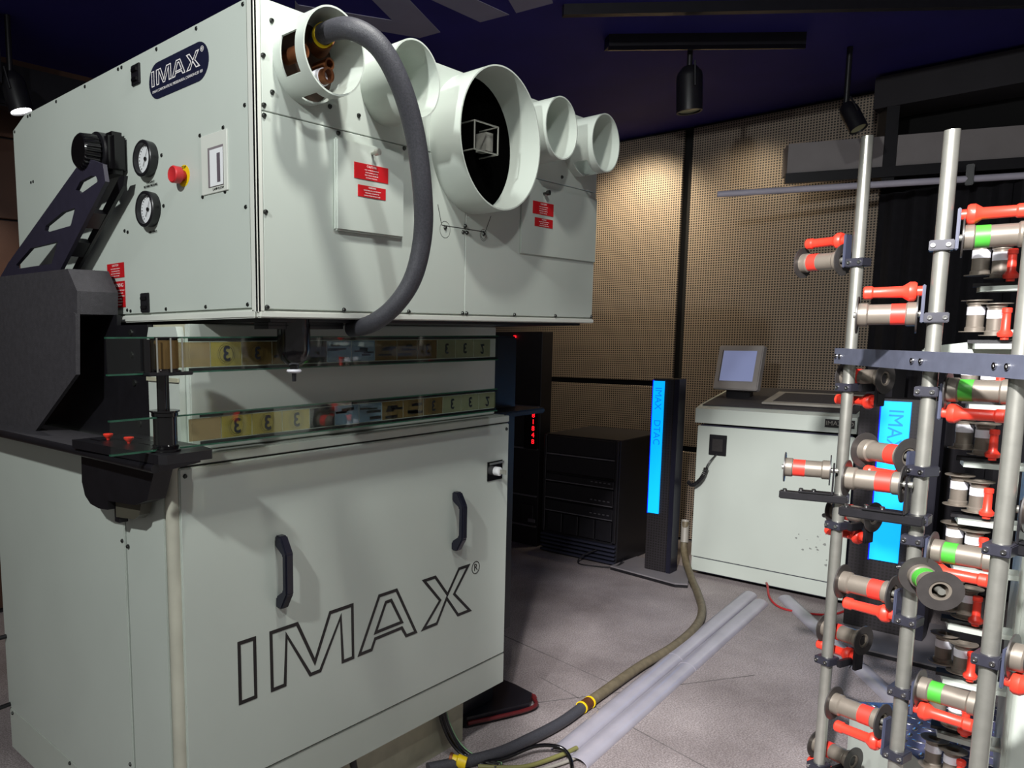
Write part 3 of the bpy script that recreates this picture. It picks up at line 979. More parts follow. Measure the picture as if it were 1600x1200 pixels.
# neck between cabinet and lamphouse
nk = thing('projector_neck', 'cream projector body section behind the two film strips', 'projector', (1.7, 2.0, 1.22))
obj('neck_body', box(BM(), (1.045, 1.662, 1.216), (2.36, 1.81, 1.50), bev=0.004), CREAM2, nk)
obj('neck_front', box(BM(), (1.058, 1.640, 1.218), (2.356, 1.66, 1.534), bev=0.003), CREAM, nk)
obj('neck_side', prism(BM(), [(1.040, 1.66, 1.216), (1.040, 1.81, 1.216), (1.040, 1.81, 1.50), (1.040, 1.80, 1.528), (1.040, 1.67, 1.528), (1.040, 1.66, 1.50)], (0.02, 0, 0)), CREAM, nk)
obj('side_rib', box(BM(), (1.034, 1.66, 1.39), (1.041, 1.81, 1.40)), CREAMD, nk)
obj('neck_collar', box(BM(), (1.06, 1.662, 1.501), (2.35, 1.81, 1.534)), CREAMD, nk)
bk = thing('drive_housing', 'black drive housing behind the film strips under the lamphouse', 'housing', (1.8, 2.3, 1.22))
obj('housing_body', box(BM(), (1.07, 1.812, 1.218), (2.36, 2.7, 1.530)), BLACK, bk)
obj('end_body', box(BM(), (2.40, 1.80, 0.26), (2.735, 2.55, 1.50), bev=0.006), BLACK, bk)
obj('end_ledge', box(BM(), (2.394, 1.66, 1.195), (2.73, 1.79, 1.215), bev=0.004), BLACK, bk)
obj('side_plate', box(BM(), (1.045, 1.815, 1.22), (1.062, 1.985, 1.535)), BLACK, bk)
for (y, z) in ((1.90, 1.515), (1.90, 1.455), (1.87, 1.27), (1.89, 1.38)):
    obj('plate_bolt', lathe(BM(), [(0, 0.009), (0.004, 0.008), (0.004, 0)], axis_frame((1.045, y, z), (-1, 0, 0)), 14), SCREW, bk)
pb_ = thing('base_plinth', 'black base slab with dark red edge under the projector', 'base', (1.8, 2.2, 0))
bm = BM()
prism(bm, [(2.25, 1.80, 0.0), (2.30, 1.70, 0), (2.58, 1.60, 0), (2.66, 1.64, 0), (2.68, 1.74, 0), (2.68, 2.7, 0), (2.25, 2.7, 0)], (0, 0, 0.045))
obj('slab', bm, mat('black_base_paint', (18, 18, 26), 0.4), pb_)
bm = BM()
tube(bm, [(2.30, 1.695, 0.022), (2.575, 1.595, 0.022), (2.665, 1.635, 0.022), (2.687, 1.74, 0.022), (2.687, 2.6, 0.022)], 0.008, 8, 5)
obj('edge_bead', bm, mat('dark_red_bead', (92, 22, 26), 0.5), pb_, smooth=True)
obj('pedestal', box(BM(), (2.225, 1.72, 0.046), (2.50, 2.6, 0.189)), BLACK, pb_)

# lubricator bottle under the lamphouse
lb = thing('filter_bowl', 'black filter bowl with white drain cap hanging under the lamphouse', 'filter', (1.24, 1.455, 1.4))
obj('bowl', lathe(BM(), [(0, 0), (0, 0.041), (0.075, 0.041), (0.095, 0.036), (0.108, 0.022), (0.112, 0.012), (0.122, 0.011), (0.122, 0)], axis_frame((1.240, 1.455, 1.544), (0, 0, -1))), BLACKG, lb, smooth=True)
obj('drain_cap', lathe(BM(), [(0.122, 0), (0.122, 0.017), (0.127, 0.019), (0.131, 0.014), (0.132, 0)], axis_frame((1.240, 1.455, 1.544), (0, 0, -1))), WHITE, lb, smooth=True)
obj('drain_tip', lathe(BM(), [(0.13, 0.006), (0.152, 0.005), (0.152, 0)], axis_frame((1.240, 1.455, 1.544), (0, 0, -1)), 12), BLACK, lb, smooth=True)
obj('mount_arm', box(BM(), (1.14, 1.43, 1.520), (1.40, 1.50, 1.5355), bev=0.008), BLACK, lb)

# cooling hose
hs = thing('cooling_hose', 'thick black rubber hose looping from the first port to below', 'hose', (1.4, 1.3, 1.5))
bm = BM()
tube(bm, [(1.262, 1.385, 2.172), (1.236, 1.335, 2.171), (1.231, 1.25, 2.158), (1.268, 1.2, 2.12), (1.317, 1.18, 2.047), (1.368, 1.18, 1.949), (1.408, 1.19, 1.83), (1.433, 1.21, 1.733), (1.434, 1.24, 1.639), (1.421, 1.29, 1.572), (1.415, 1.36, 1.533), (1.442, 1.455, 1.522)], 0.0225, 20, 8)
obj('hose_body', bm, RUBBER, hs, smooth=True)
F = axis_frame((1.240, 1.340, 2.171), (-0.25, -0.9, -0.05))
obj('clamp_ring', lathe(BM(), [(-0.006, 0.0228), (-0.006, 0.0262), (0.004, 0.0262), (0.004, 0.0228)], F, 28, close=True), YELLOW, hs, smooth=True)
obj('hose_cuff', cyl(BM(), (1.275, 1.397, 2.170), (1.247, 1.348, 2.172), 0.028), BRASS, hs, smooth=True)

# ================================================================== film strips in glass
YS = 1.52


def flat_ring(bm, x, z, r0, r1, y, seg=32):
    lathe(bm, [(0.0, r0), (0.0, r1)], axis_frame((x, y, z), (0, -1, 0)), seg)


KIND = ['yel3', 'yel3', 'yel3', 'dark', 'blue', 'blue', 'brown', 'brown', 'brown3', 'grey3', 'grey3', 'grey2']
FM = {'yel3': FYEL, 'dark': FDRK, 'blue': FBLU, 'brown': FBRN, 'brown3': FBRN, 'grey3': FGRY, 'grey2': FGRY, 'pink': FPNK}


def strip(label, zb, zt, xs_, x_left, kinds):
    t = thing('film_strip', label, 'film strip', (1.6, YS, zb), group=None)
    xr = 2.192
    gl = obj('glass_plate', box(BM(), (x_left, YS - .004, zb - .004), (xr, YS - .002, zt + .004)), GLASS, t)
    obj('edge_bar', box(BM(), (x_left, YS - .005, zt + .004), (xr, YS + .004, zt + .0075)), GLASSE, t)
    obj('edge_bar', box(BM(), (x_left, YS - .005, zb - .0075), (xr, YS + .004, zb - .004)), GLASSE, t)
    obj('film_edge', box(BM(), (xs_[0] - .06, YS, zt - .003), (xr, YS + .001, zt + .004)), BLACK, t)
    obj('film_edge', box(BM(), (xs_[0] - .06, YS, zb - .004), (xr, YS + .001, zb + .003)), BLACK, t)
    h = zt - zb - 0.010
    zc_ = (zt + zb) / 2
    ks = ['pink'] + kinds
    bs = [xs_[0] - 0.092] + xs_
    for i, k in enumerate(ks):
        a, b = bs[i], bs[i + 1]
        fr = obj('film_frame', box(BM(), (a + .0012, YS, zc_ - h / 2), (b - .0012, YS + .0008, zc_ + h / 2)), FM[k], t)
        xm = (a + b) / 2
        if k in ('yel3', 'brown3', 'dark', 'brown'):
            bm = BM()
            flat_ring(bm, xm, zc_, 0.019, 0.0202, YS - .0004)
            flat_ring(bm, xm, zc_, 0.024, 0.0248, YS - .0004)
            obj('print_ring', bm, FDRK if k != 'dark' else FGRY, fr)
        if k in ('blue', 'brown'):
            bm = BM()
            rnd = random.Random(i * 13 + int(zb * 100))
            for q in range(4):
                cx_ = a + 0.012 + rnd.random() * 0.06
                zz = zc_ + (rnd.random() - .5) * h * 0.7
                L = 0.012 + rnd.random() * 0.02
                box(bm, (max(a + .003, cx_ - L), YS - .0008, zz - 0.002 - rnd.random() * .005), (min(b - .003, cx_ + L), YS - .0003, zz + 0.002))
            obj('print_mark', bm, FDRK, fr)
        if k in ('yel3', 'brown3', 'grey3', 'grey2'):
            s = '2' if k == 'grey2' else '3'
            M = plane_M((xm, YS - .0012, zc_ - .001), (-1, 0, 0), (0, 0, 1)) if s == '3' else plane_M((xm, YS - .0012, zc_ - .001), (1, 0, 0), (0, 0, -1))
            text('numeral', s, 0.05 if k == 'yel3' else 0.044, M, mat('film_numeral', (28, 30, 44), 0.5), fr, extrude=0.0002, bold=0.0009)
    return t


LX = [1.065, 1.157, 1.254, 1.348, 1.439, 1.533, 1.627, 1.719, 1.812, 1.905, 1.999, 2.093, 2.187]
UX = [1.039, 1.130, 1.224, 1.319, 1.411, 1.504, 1.597, 1.690, 1.781, 1.874, 1.966, 2.060, 2.152]
KU = ['yel3', 'brown3', 'brown', 'dark', 'blue', 'blue', 'brown', 'brown', 'brown3', 'grey3', 'grey3', 'grey2']
strip('lower film strip with bright yellow countdown frames between glass', 1.256, 1.318, LX, 0.775, KIND)
strip('upper film strip of dim countdown frames between glass', 1.428, 1.495, UX, 0.775, KU)

# roller stand for the film on the shelf
rs = thing('film_roller_stand', 'black two-tier film roller stand on the control shelf', 'roller stand', (0.92, 1.52, 1.245))
cxr, cyr = 0.915, 1.525
obj('base_flange', lathe(BM(), [(0, 0), (0, 0.034), (0.005, 0.034), (0.007, 0.028), (0.007, 0)], Matrix.Translation((cxr, cyr, 1.2455))), BLACKG, rs, smooth=True)
obj('lower_roller', lathe(BM(), [(0.007, 0), (0.007, 0.029), (0.014, 0.030), (0.016, 0.027), (0.078, 0.027), (0.080, 0.030), (0.088, 0.030), (0.090, 0.034), (0.093, 0.034), (0.093, 0)], Matrix.Translation((cxr, cyr, 1.2455))), BLACKG, rs, smooth=True)
obj('shaft', cyl(BM(), (cxr - .006, cyr, 1.338), (cxr - .006, cyr, 1.418), 0.011), BLACKG, rs, smooth=True)
obj('shaft', cyl(BM(), (cxr + .014, cyr + .012, 1.338), (cxr + .014, cyr + .012, 1.418), 0.006), BLACKG, rs, smooth=True)
obj('carrier_plate', box(BM(), (0.858, 1.49, 1.417), (0.972, 1.56, 1.425), bev=0.002), BLACK, rs)
obj('upper_roller', lathe(BM(), [(0, 0), (0, 0.036), (0.003, 0.036), (0.005, 0.03), (0.072, 0.03), (0.074, 0.034), (0.077, 0.034), (0.077, 0)], Matrix.Translation((cxr + .005, cyr + .002, 1.425))), mat('dark_chrome', (60, 56, 58), 0.18, 0.8), rs, smooth=True)
obj('film_wrap', lathe(BM(), [(0.007, 0.0315), (0.070, 0.0315)], Matrix.Translation((cxr + .005, cyr + .002, 1.425))), FBRN, rs, smooth=True)
obj('guide_post', cyl(BM(), (0.868, 1.512, 1.425), (0.868, 1.512, 1.497), 0.009), BLACKG, rs, smooth=True)
for (x, y) in ((0.884, 1.497), (0.912, 1.486), (0.945, 1.492)):
    obj('guide_pin', cyl(BM(), (x, y, 1.425), (x, y, 1.50), 0.0022, seg=10), STEEL, rs, smooth=True)

# control shelf
sh = thing('control_shelf', 'black control shelf with two red knobs beside the film rollers', 'shelf', (0.93, 1.7, 1.2))
obj('shelf_board', prism(BM(), [(0.852, 1.872, 1.224), (0.868, 1.480, 1.224), (0.882, 1.466, 1.224), (1.00, 1.468, 1.224), (1.01, 1.48, 1.224), (1.028, 1.56, 1.224), (1.028, 1.872, 1.224)], (0, 0, 0.021)), BLACK, sh)
obj('shelf_rail', prism(BM(), [(0.870, 1.46 + .04, 1.222), (0.870, 2.75, 1.222), (1.03, 2.75, 1.222), (1.03, 1.56, 1.222)], (0, 0, -0.02)), BLACKM, sh)
obj('rail_bead', cyl(BM(), (0.872, 1.50, 1.212), (0.872, 2.75, 1.212), 0.011, seg=14), BLACK, sh, smooth=True)
for (x, y) in ((0.914, 1.798), (0.918, 1.700)):
    obj('red_knob', lathe(BM(), [(0, 0.004), (0.004, 0.005), (0.006, 0.007), (0.011, 0.012), (0.015, 0.0125), (0.016, 0.011), (0.016, 0)], Matrix.Translation((x, y, 1.2455))), RED, sh, smooth=True)
for (x, y) in ((0.89, 1.82), (0.935, 1.76), (0.94, 1.66), (0.985, 1.79), (0.985, 1.69), (0.985, 1.6)):
    obj('slot', box(BM(), (x - .003, y - .03, 1.2452), (x + .003, y + .03, 1.2456)), BLACKG, sh)
# curved bracket below the shelf
bm = BM()
prof = [(1.936, 1.2015), (1.94, 1.12), (1.925, 1.085), (1.895, 1.067), (1.85, 1.062), (1.80, 1.066), (1.798, 1.09), (1.66, 1.10), (1.60, 1.12), (1.56, 1.2015)]
prism(bm, [(0.905, a, b) for a, b in prof], (0.050, 0, 0))
obj('bracket', bm, BLACK, sh)
obj('bracket_tab', box(BM(), (0.930, 1.788, 1.03), (0.955, 1.812, 1.09)), BLACK, sh)
obj('deflector', prism(BM(), [(0.925, 1.795, 1.09), (0.925, 1.795, 1.045), (0.925, 1.70, 1.055), (0.925, 1.675, 1.07), (0.925, 1.665, 1.10)], (0.03, 0, 0)), mat('olive_metal', (74, 72, 62), 0.45), sh)

# ================================================================== cables at the projector's foot
cb = thing('cable_bundle', 'black cable bundle dropping from below the projector cabinet', 'cable', (2.1, 1.6, 0))
for i, (dx, m_) in enumerate(((0, BLACKG), (0.012, BLACK), (0.022, mat('green_wire', (120, 160, 120), 0.5)), (-0.012, BLACK))):
    bm = BM()
    tube(bm, [(2.052 + dx, 1.632, 0.205), (2.07 + dx, 1.625, 0.13), (2.10 + dx, 1.60, 0.05), (2.12 + dx, 1.555 - i * .008, 0.014), (2.15 + dx, 1.45, 0.012)], 0.0085 if i < 2 else 0.005, 10, 6)
    obj('cable', bm, m_, cb, smooth=True)
bm = BM()
tube(bm, [(1.60, 1.62, 0.20), (1.605, 1.60, 0.10), (1.60, 1.56, 0.02), (1.58, 1.40, 0.012)], 0.012, 10, 6)
tag(obj('floor_cable', bm, BLACK, None, smooth=True), 'black cable hanging below the cabinet near its middle', 'cable')
yc_ = thing('cable_connector', 'yellow and copper cable connector on the floor under the cabinet', 'connector', (2.05, 1.53, 0))
obj('connector_body', lathe(BM(), [(0, 0), (0, 0.022), (0.03, 0.024), (0.034, 0.018), (0.06, 0.016), (0.06, 0)], axis_frame((2.065, 1.525, 0.024), (-0.4, 0.8, 0.15))), YELLOW, yc_, smooth=True)
obj('connector_ring', lathe(BM(), [(0.05, 0.019), (0.05, 0.021), (0.06, 0.021), (0.06, 0.019)], axis_frame((2.065, 1.525, 0.024), (-0.4, 0.8, 0.15))), BRASS, yc_, smooth=True)
for nm, pts, r, m_, lab in (
        ('floor_cable', [(2.09, 1.53, 0.012), (2.19, 1.46, 0.02), (2.31, 1.40, 0.045), (2.37, 1.33, 0.04), (2.33, 1.27, 0.012), (2.2, 1.22, 0.010)], 0.007, BLACKG, 'black cable curling up at the near end of the floor duct'),
        ('floor_cable', [(2.10, 1.50, 0.010), (2.21, 1.39, 0.010), (2.36, 1.335, 0.016), (2.45, 1.32, 0.016)], 0.008, mat('olive_cable', (120, 118, 70), 0.5), 'yellowish cable running into the near end of the floor duct'),
        ('floor_cable', [(2.02, 1.40, 0.009), (2.17, 1.36, 0.009), (2.35, 1.30, 0.012), (2.45, 1.285, 0.014)], 0.006, GREYP, 'grey cable running into the near end of the floor duct')):
    bm = BM()
    tube(bm, pts, r, 10, 8)
    tag(obj(nm, bm, m_, None, smooth=True), lab, 'cable')

# ---- twin half-round floor duct
fd = thing('floor_duct', 'long grey twin half-round cable duct lying across the floor', 'duct', (3.5, 1.4, 0))
A1, A2 = Vector((2.395, 1.352, 0)), Vector((4.72, 1.495, 0))
B1, B2 = Vector((2.375, 1.275, 0)), Vector((4.62, 1.405, 0))


def half_round(bm, p, q, wd, ht, t0=0.003):
    d = (q - p).normalized()
    n = Vector((-d.y, d.x, 0))
    N_ = 16
    ring = []
    for e in (p, q):
        o_, i_ = [], []
        for k in range(N_ + 1):
            a = PI * k / N_
            o_.append(bm.verts.new(e + n * (wd / 2 * math.cos(a)) + Vector((0, 0, ht * math.sin(a) + 0.0005))))
            i_.append(bm.verts.new(e + n * ((wd / 2 - t0) * math.cos(a)) + Vector((0, 0, (ht - t0) * math.sin(a) + 0.0005))))
        ring.append((o_, i_))
    (o0, i0), (o1, i1) = ring
    for k in range(N_):
        bm.faces.new((o0[k], o0[k + 1], o1[k + 1], o1[k]))
        bm.faces.new((i0[k], i1[k], i1[k + 1], i0[k + 1]))
        bm.faces.new((o0[k], i0[k], i0[k + 1], o0[k + 1]))
        bm.faces.new((o1[k], o1[k + 1], i1[k + 1], i1[k]))
    bmesh.ops.recalc_face_normals(bm, faces=bm.faces[:])
    return bm


for P_, Q_ in ((A1, A2), (B1, B2)):
    m_ = P_.lerp(Q_, 0.48)
    obj('duct_length', half_round(BM(), P_, m_, 0.078, 0.026), PVC, fd, smooth=True)
    obj('duct_length', half_round(BM(), m_ + (Q_ - P_).normalized() * 0.002, Q_, 0.080, 0.027), PVC, fd, smooth=True)
fd2 = thing('floor_duct', 'single grey half-round duct running behind the left rack pole', 'duct', (4.3, 1.0, 0))
P_, Q_ = Vector((4.80, 1.33, 0)), Vector((3.62, 0.53, 0))
m_ = P_.lerp(Q_, 0.67)
obj('duct_length', half_round(BM(), P_, m_, 0.082, 0.026), PVC, fd2, smooth=True)
obj('duct_length', half_round(BM(), m_ + (Q_ - P_).normalized() * 0.004, Q_, 0.084, 0.027), PVC, fd2, smooth=True)
obj('joint_band', half_round(BM(), m_ - (Q_ - P_).normalized() * 0.002, m_ + (Q_ - P_).normalized() * 0.006, 0.0855, 0.028), BLACK, fd2, smooth=True)

# ---- floor hose
fh = thing('floor_hose', 'long brown hose curving across the floor to the sign post', 'hose', (3.5, 1.5, 0))
pts = [(5.02, 2.00, 0.30), (4.96, 1.975, 0.12), (4.72, 1.83, 0.035), (4.50, 1.705, 0.022), (4.205, 1.563, 0.022), (3.93, 1.49, 0.022), (3.60, 1.463, 0.022), (3.277, 1.472, 0.022), (2.90, 1.462, 0.022), (2.78, 1.458, 0.022)]
bm = BM()
tube(bm, pts, 0.021, 14, 8)
obj('hose_body', bm, BROWNH, fh, smooth=True)
bm = BM()
tube(bm, [(2.75, 1.457, 0.022), (2.57, 1.450, 0.022), (2.38, 1.465, 0.022), (2.18, 1.50, 0.02), (1.95, 1.60, 0.02)], 0.0205, 14, 8)
obj('hose_end', bm, RUBBER, fh, smooth=True)
for x in (2.80, 2.735):
    obj('clamp_ring', lathe(BM(), [(-0.004, 0.021), (-0.004, 0.0245), (0.004, 0.0245), (0.004, 0.021)], axis_frame((x, 1.4575, 0.022), (1, 0.02, 0)), 20, close=True), YELLOW, fh)
obj('coupling', cyl(BM(), (2.795, 1.4585, 0.022), (2.74, 1.457, 0.022), 0.0225), BRASS, fh, smooth=True)
obj('insulation', cyl(BM(), (5.03, 2.005, 0.31), (4.99, 1.988, 0.17), 0.024), GREYP, fh, smooth=True)
bm = BM()
tube(bm, [(4.91, 1.47, 0.04), (4.80, 1.43, 0.06), (4.66, 1.37, 0.03), (4.60, 1.29, 0.008), (4.62, 1.16, 0.006), (4.70, 1.07, 0.006), (4.86, 1.03, 0.006)], 0.006, 8, 8)
tag(obj('red_wire', bm, mat('red_wire_sheath', (160, 36, 40), 0.45), None, smooth=True), 'thin red wire trailing on the floor from below the console', 'wire')

# ================================================================== racks
def panel_box(x0, x1, y0, y1, z0, z1, m_, name, parent, bev=0.003):
    return obj(name, box(BM(), (x0, y0, z0), (x1, y1, z1), bev=bev, seg=1), m_, parent)


EQB = mat('equipment_black', (26, 25, 30), 0.42, 0, 0.15, 30)
EQG = mat('equipment_edge', (120, 118, 125), 0.4, 0.5)
rk = thing('equipment_rack', 'low black equipment rack with louvred foot beside the blue sign', 'rack', (5.0, 2.58, 0))
panel_box(4.72, 5.35, 2.31, 2.86, 0.0, 0.83, EQB, 'rack_body', rk)
panel_box(4.695, 4.72, 2.315, 2.335, 0.15, 0.825, EQB, 'rack_rail', rk)
panel_box(4.695, 4.72, 2.835, 2.855, 0.15, 0.825, EQB, 'rack_rail', rk)
for k in range(5):
    panel_box(4.685, 4.72, 2.312, 2.858, 0.012 + k * 0.027, 0.028 + k * 0.027, mat('louvre_blue_black', (52, 54, 70), 0.4, 0.3), 'louvre', rk, 0.004)
for (z0, z1) in ((0.155, 0.29),):
    for k in range(4):
        panel_box(4.700, 4.72, 2.345 + k * 0.12, 2.455 + k * 0.12, z0, z1, EQB, 'bay_cover', rk)
for (z0, z1) in ((0.30, 0.375), (0.39, 0.50), (0.51, 0.56)):
    u_ = panel_box(4.694, 4.72, 2.338, 2.832, z0, z1, EQB, 'rack_unit', rk)
    panel_box(4.692, 4.6945, 2.338, 2.832, z0, z0 + 0.006, EQG, 'unit_edge', u_, 0.0)
    for q in range(5):
        panel_box(4.690, 4.6945, 2.36 + q * 0.03, 2.375 + q * 0.03, z0 + .03, z0 + .036, EQG, 'button', u_, 0.0)
panel_box(4.700, 4.72, 2.338, 2.832, 0.575, 0.69, EQB, 'blank_panel', rk)
panel_box(4.700, 4.72, 2.338, 2.832, 0.705, 0.82, EQB, 'blank_panel', rk)
panel_box(4.697, 4.7005, 2.338, 2.832, 0.693, 0.702, EQG, 'shelf_edge', rk, 0.0)
rk2 = thing('server_rack', 'tall black rack with red digit display behind the projector', 'rack', (5.0, 3.1, 0))
panel_box(4.76, 4.90, 2.93, 3.50, 0.0, 1.53, EQB, 'rack_body', rk2)
for z in (0.14, 0.36, 0.70, 1.0):
    panel_box(4.745, 4.76, 2.935, 3.49, z, z + 0.012, EQG, 'shelf_edge', rk2, 0.002)
panel_box(4.748, 4.76, 2.96, 3.06, 0.16, 0.30, EQB, 'drive_unit', rk2)
panel_box(4.744, 4.749, 2.94, 3.0, 0.175, 0.20, EQG, 'drive_slot', rk2)
dsp = panel_box(4.745, 4.76, 2.935, 3.05, 0.70, 1.0, BLACKG, 'display_panel', rk2)
for k, ch_ in enumerate('81848'):
    text('digit', ch_, 0.048, plane_M((4.7440, 2.975, 0.945 - k * 0.047), (0, -1, 0), (0, 0, 1)), LEDR, dsp)
panel_box(4.742, 4.76, 3.14, 3.155, 1.485, 1.505, LEDR, 'indicator_lamp', rk2)
bm = BM()
tube(bm, [(4.66, 2.42, 0.10), (4.62, 2.50, 0.05), (4.58, 2.50, 0.008), (4.60, 2.40, 0.006), (4.64, 2.28, 0.02), (4.70, 2.25, 0.06)], 0.0045, 8, 8)
tag(obj('loose_cable', bm, BLACK, None, smooth=True), 'thin black cable looped on the floor at the rack foot', 'cable')

# ================================================================== blue signs on black posts
def sign(name, label, x, y, w_, z0, z1, chars, pw, ptop, base, words_, size, off=0.0):
    t = thing(name, label, 'sign', (x, y, 0))
    obj('post', box(BM(), (x, y - pw / 2, 0.026), (x + 0.13, y + pw / 2, ptop), bev=0.004), PERFD, t)
    obj('post_edge', box(BM(), (x - 0.004, y - pw / 2 - 0.03, 0.026), (x + 0.10, y - pw / 2 - 0.001, ptop), bev=0.003), mat('post_blue_black', (18, 18, 34), 0.4), t)
    bp_ = obj('base_plate', prism(BM(), [(a, b, 0.018) for a, b in base], (0, 0, 0.008)), mat('base_plate_grey', (122, 118, 122), 0.5), t)
    obj('base_edge', prism(BM(), [(a, b, 0.0) for a, b in base], (0, 0, 0.0175)), BLACK, bp_)
    y = y + off
    pn = obj('display_panel', box(BM(), (x - 0.012, y - w_ / 2, z0), (x - 0.0005, y + w_ / 2, z1)), BLUEG, t, label='lit blue display panel')
    obj('panel_edge', box(BM(), (x - 0.010, y + w_ / 2, z0 - 0.004), (x - 0.0005, y + w_ / 2 + 0.005, z1 + 0.004)), BLUEE, pn)
    # lettering runs down the panel, letter tops towards -y
    for wd, zz in words_:
        text('lettering', wd, size, plane_M((x - 0.0128, y, zz), (0, 0, -1), (0, -1, 0)), BLUED, pn, extrude=0.0004)
    return t


sign('info_sign', 'slim lit blue sign on a black post between rack and console', 4.72, 2.055, 0.066, 0.395, 1.222, '', 0.135, 1.235,
     [(4.62, 2.30), (4.56, 1.86), (4.60, 1.80), (4.95, 1.93), (4.95, 2.28)], (('IMAX', 1.115), ('DTAC', 0.905)), 0.058, 0.024)
sign('info_sign', 'lit blue sign on a black post behind the roller rack', 4.52, 0.835, 0.118, 0.39, 1.178, '', 0.30, 1.19,
     [(4.22, 0.98), (4.22, 0.50), (4.85, 0.45), (4.85, 1.00)], (('IMAX', 1.04),), 0.085)

# ================================================================== control console
cn = thing('control_console', 'cream control console cabinet with sloping black top and badge', 'console', (5.1, 1.48, 0))
KX0, KX1, KY0, KY1 = 4.88, 5.45, 1.075, 1.90
obj('body', box(BM(), (KX0 + .012, KY0 + .012, 0.03), (KX1, KY1 - .012, 0.955)), mat('console_dark', (46, 46, 66), 0.5), cn)
obj('front_panel', box(BM(), (KX0, KY0, 0.125), (KX0 + .012, KY1, 0.948), bev=0.003), CREAM, cn)
obj('side_panel', box(BM(), (KX0 + .012, KY1 - .012, 0.03), (KX1, KY1, 0.948), bev=0.002), CREAM, cn)
obj('kick_strip', box(BM(), (KX0 + .004, KY0, 0.035), (KX0 + .014, KY1 - .01, 0.118), bev=0.002), CREAM, cn)
hd = obj('top_fascia', prism(BM(), [(KX0 - .02, KY1 + .01, 0.968), (KX1, KY1 + .01, 0.968), (KX1, KY1 + .01, 1.16), (KX0 + .05, KY1 + .01, 1.075), (KX0 - .02, KY1 + .01, 1.055)], (0, KY0 - KY1 - .02, 0)), CREAM, cn)
obj('black_top', prism(BM(), [(KX0 + .03, KY1 - .01, 1.072), (KX1 - .02, KY1 - .01, 1.158), (KX1 - .02, KY1 - .01, 1.162), (KX0 + .03, KY1 - .01, 1.076)], (0, KY0 - KY1 + .02, 0)), BLACKM, cn)
bd = obj('badge', box(BM(), (KX0 - .0225, 1.075, 0.995), (KX0 - .0195, 1.215, 1.04)), BTEXT, cn, label='black badge with grey lettering')
text('lettering', 'IMAX 3D', 0.034, plane_M((KX0 - .023, 1.145, 1.0175), (0, -1, 0), (0, 0, 1)), GREYP, bd)
sk = obj('cord_socket', box(BM(), (KX0 - .008, 1.725, 0.775), (KX0, 1.825, 0.90), bev=0.002), BLACK, cn)
obj('socket_face', box(BM(), (KX0 - .0105, 1.745, 0.80), (KX0 - .008, 1.805, 0.875)), mat('socket_dark', (34, 30, 30), 0.7, 0, 0.3, 120), sk)
# coiled cord
bm = BM()
tube(bm, [(KX0 - .012, 1.775, 0.785), (KX0 - .05, 1.80, 0.74), (KX0 - .06, 1.815, 0.70)], 0.004, 8, 6)
co = obj('cord', bm, BLACK, cn, smooth=True)
base = smooth_path([(KX0 - .06, 1.815, 0.70), (KX0 - .06, 1.83, 0.65), (KX0 - .06, 1.855, 0.61), (KX0 - .06, 1.89, 0.585), (KX0 - .055, 1.92, 0.60)], 10)
hel = []
NT = 22
for k in range(NT * 8 + 1):
    u = k / (NT * 8) * (len(base) - 1)
    i = min(int(u), len(base) - 2)
    p = base[i].lerp(base[i + 1], u - i)
    tdir = (base[i + 1] - base[i]).normalized()
    n1 = Vector((1, 0, 0))
    n2 = tdir.cross(n1).normalized()
    a = 2 * PI * k / 8
    hel.append(p + (n1 * math.cos(a) + n2 * math.sin(a)) * 0.011)
bm = BM()
tube(bm, hel, 0.0035, 6, 0)
obj('coil', bm, BLACK, co, smooth=True)
obj('keyhole', cyl(BM(), (KX0, 1.19, 0.50), (KX0 - .003, 1.19, 0.50), 0.012, seg=16), SCREW, cn)
bm = BM()
rnd = random.Random(4)
for q in range(22):
    y, z = 1.20 + rnd.gauss(0, 0.05), 0.33 + rnd.gauss(0, 0.055)
    s = 0.001 + rnd.random() ** 2 * 0.006
    k = 6
    prism(bm, [(KX0 - .0002, y + s * (0.6 + rnd.random()) * math.cos(2 * PI * j / k), z + s * (0.6 + rnd.random()) * math.sin(2 * PI * j / k)) for j in range(k)], (-0.0006, 0, 0))
o = obj('paint_chips', bm, mat('chipped_paint', (132, 136, 132), 0.8), cn)
o['kind'] = 'stuff'
# control tablet set into the black top
tb = obj('control_tablet', box(BM(), (KX0 + .10, 1.13, 0), (KX0 + .40, 1.58, 0.012), M=Matrix.Translation((0, 0, 1.0925)) @ Matrix.Translation((KX0 + .1, 0, 0)) @ Matrix.Rotation(-math.atan2(0.086, 0.52), 4, 'Y') @ Matrix.Translation((-KX0 - .1, 0, 0)), bev=0.003), GREYP, cn)
obj('tablet_screen', box(BM(), (KX0 + .14, 1.18, 0.011), (KX0 + .36, 1.53, 0.014), M=Matrix.Translation((0, 0, 1.0925)) @ Matrix.Translation((KX0 + .1, 0, 0)) @ Matrix.Rotation(-math.atan2(0.086, 0.52), 4, 'Y') @ Matrix.Translation((-KX0 - .1, 0, 0))), BLACKM, tb)
mo = thing('monitor', 'small tilted cream monitor standing on the console top', 'monitor', (5.15, 1.77, 1.1))
RM = Matrix.Translation((5.12, 1.772, 1.30)) @ Matrix.Rotation(math.radians(-6), 4, 'Z') @ Matrix.Rotation(math.radians(13), 4, 'Y')
obj('housing', box(BM(), (0.0, -0.135, -0.14), (0.05, 0.135, 0.14), M=RM, bev=0.006), mat('monitor_plastic', (178, 172, 170), 0.45), mo)
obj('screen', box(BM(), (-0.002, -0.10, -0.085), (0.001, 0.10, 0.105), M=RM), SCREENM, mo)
obj('screen_frame', box(BM(), (-0.0012, 0.104, -0.09), (0.0006, 0.107, 0.11), M=RM), SEAM, mo)
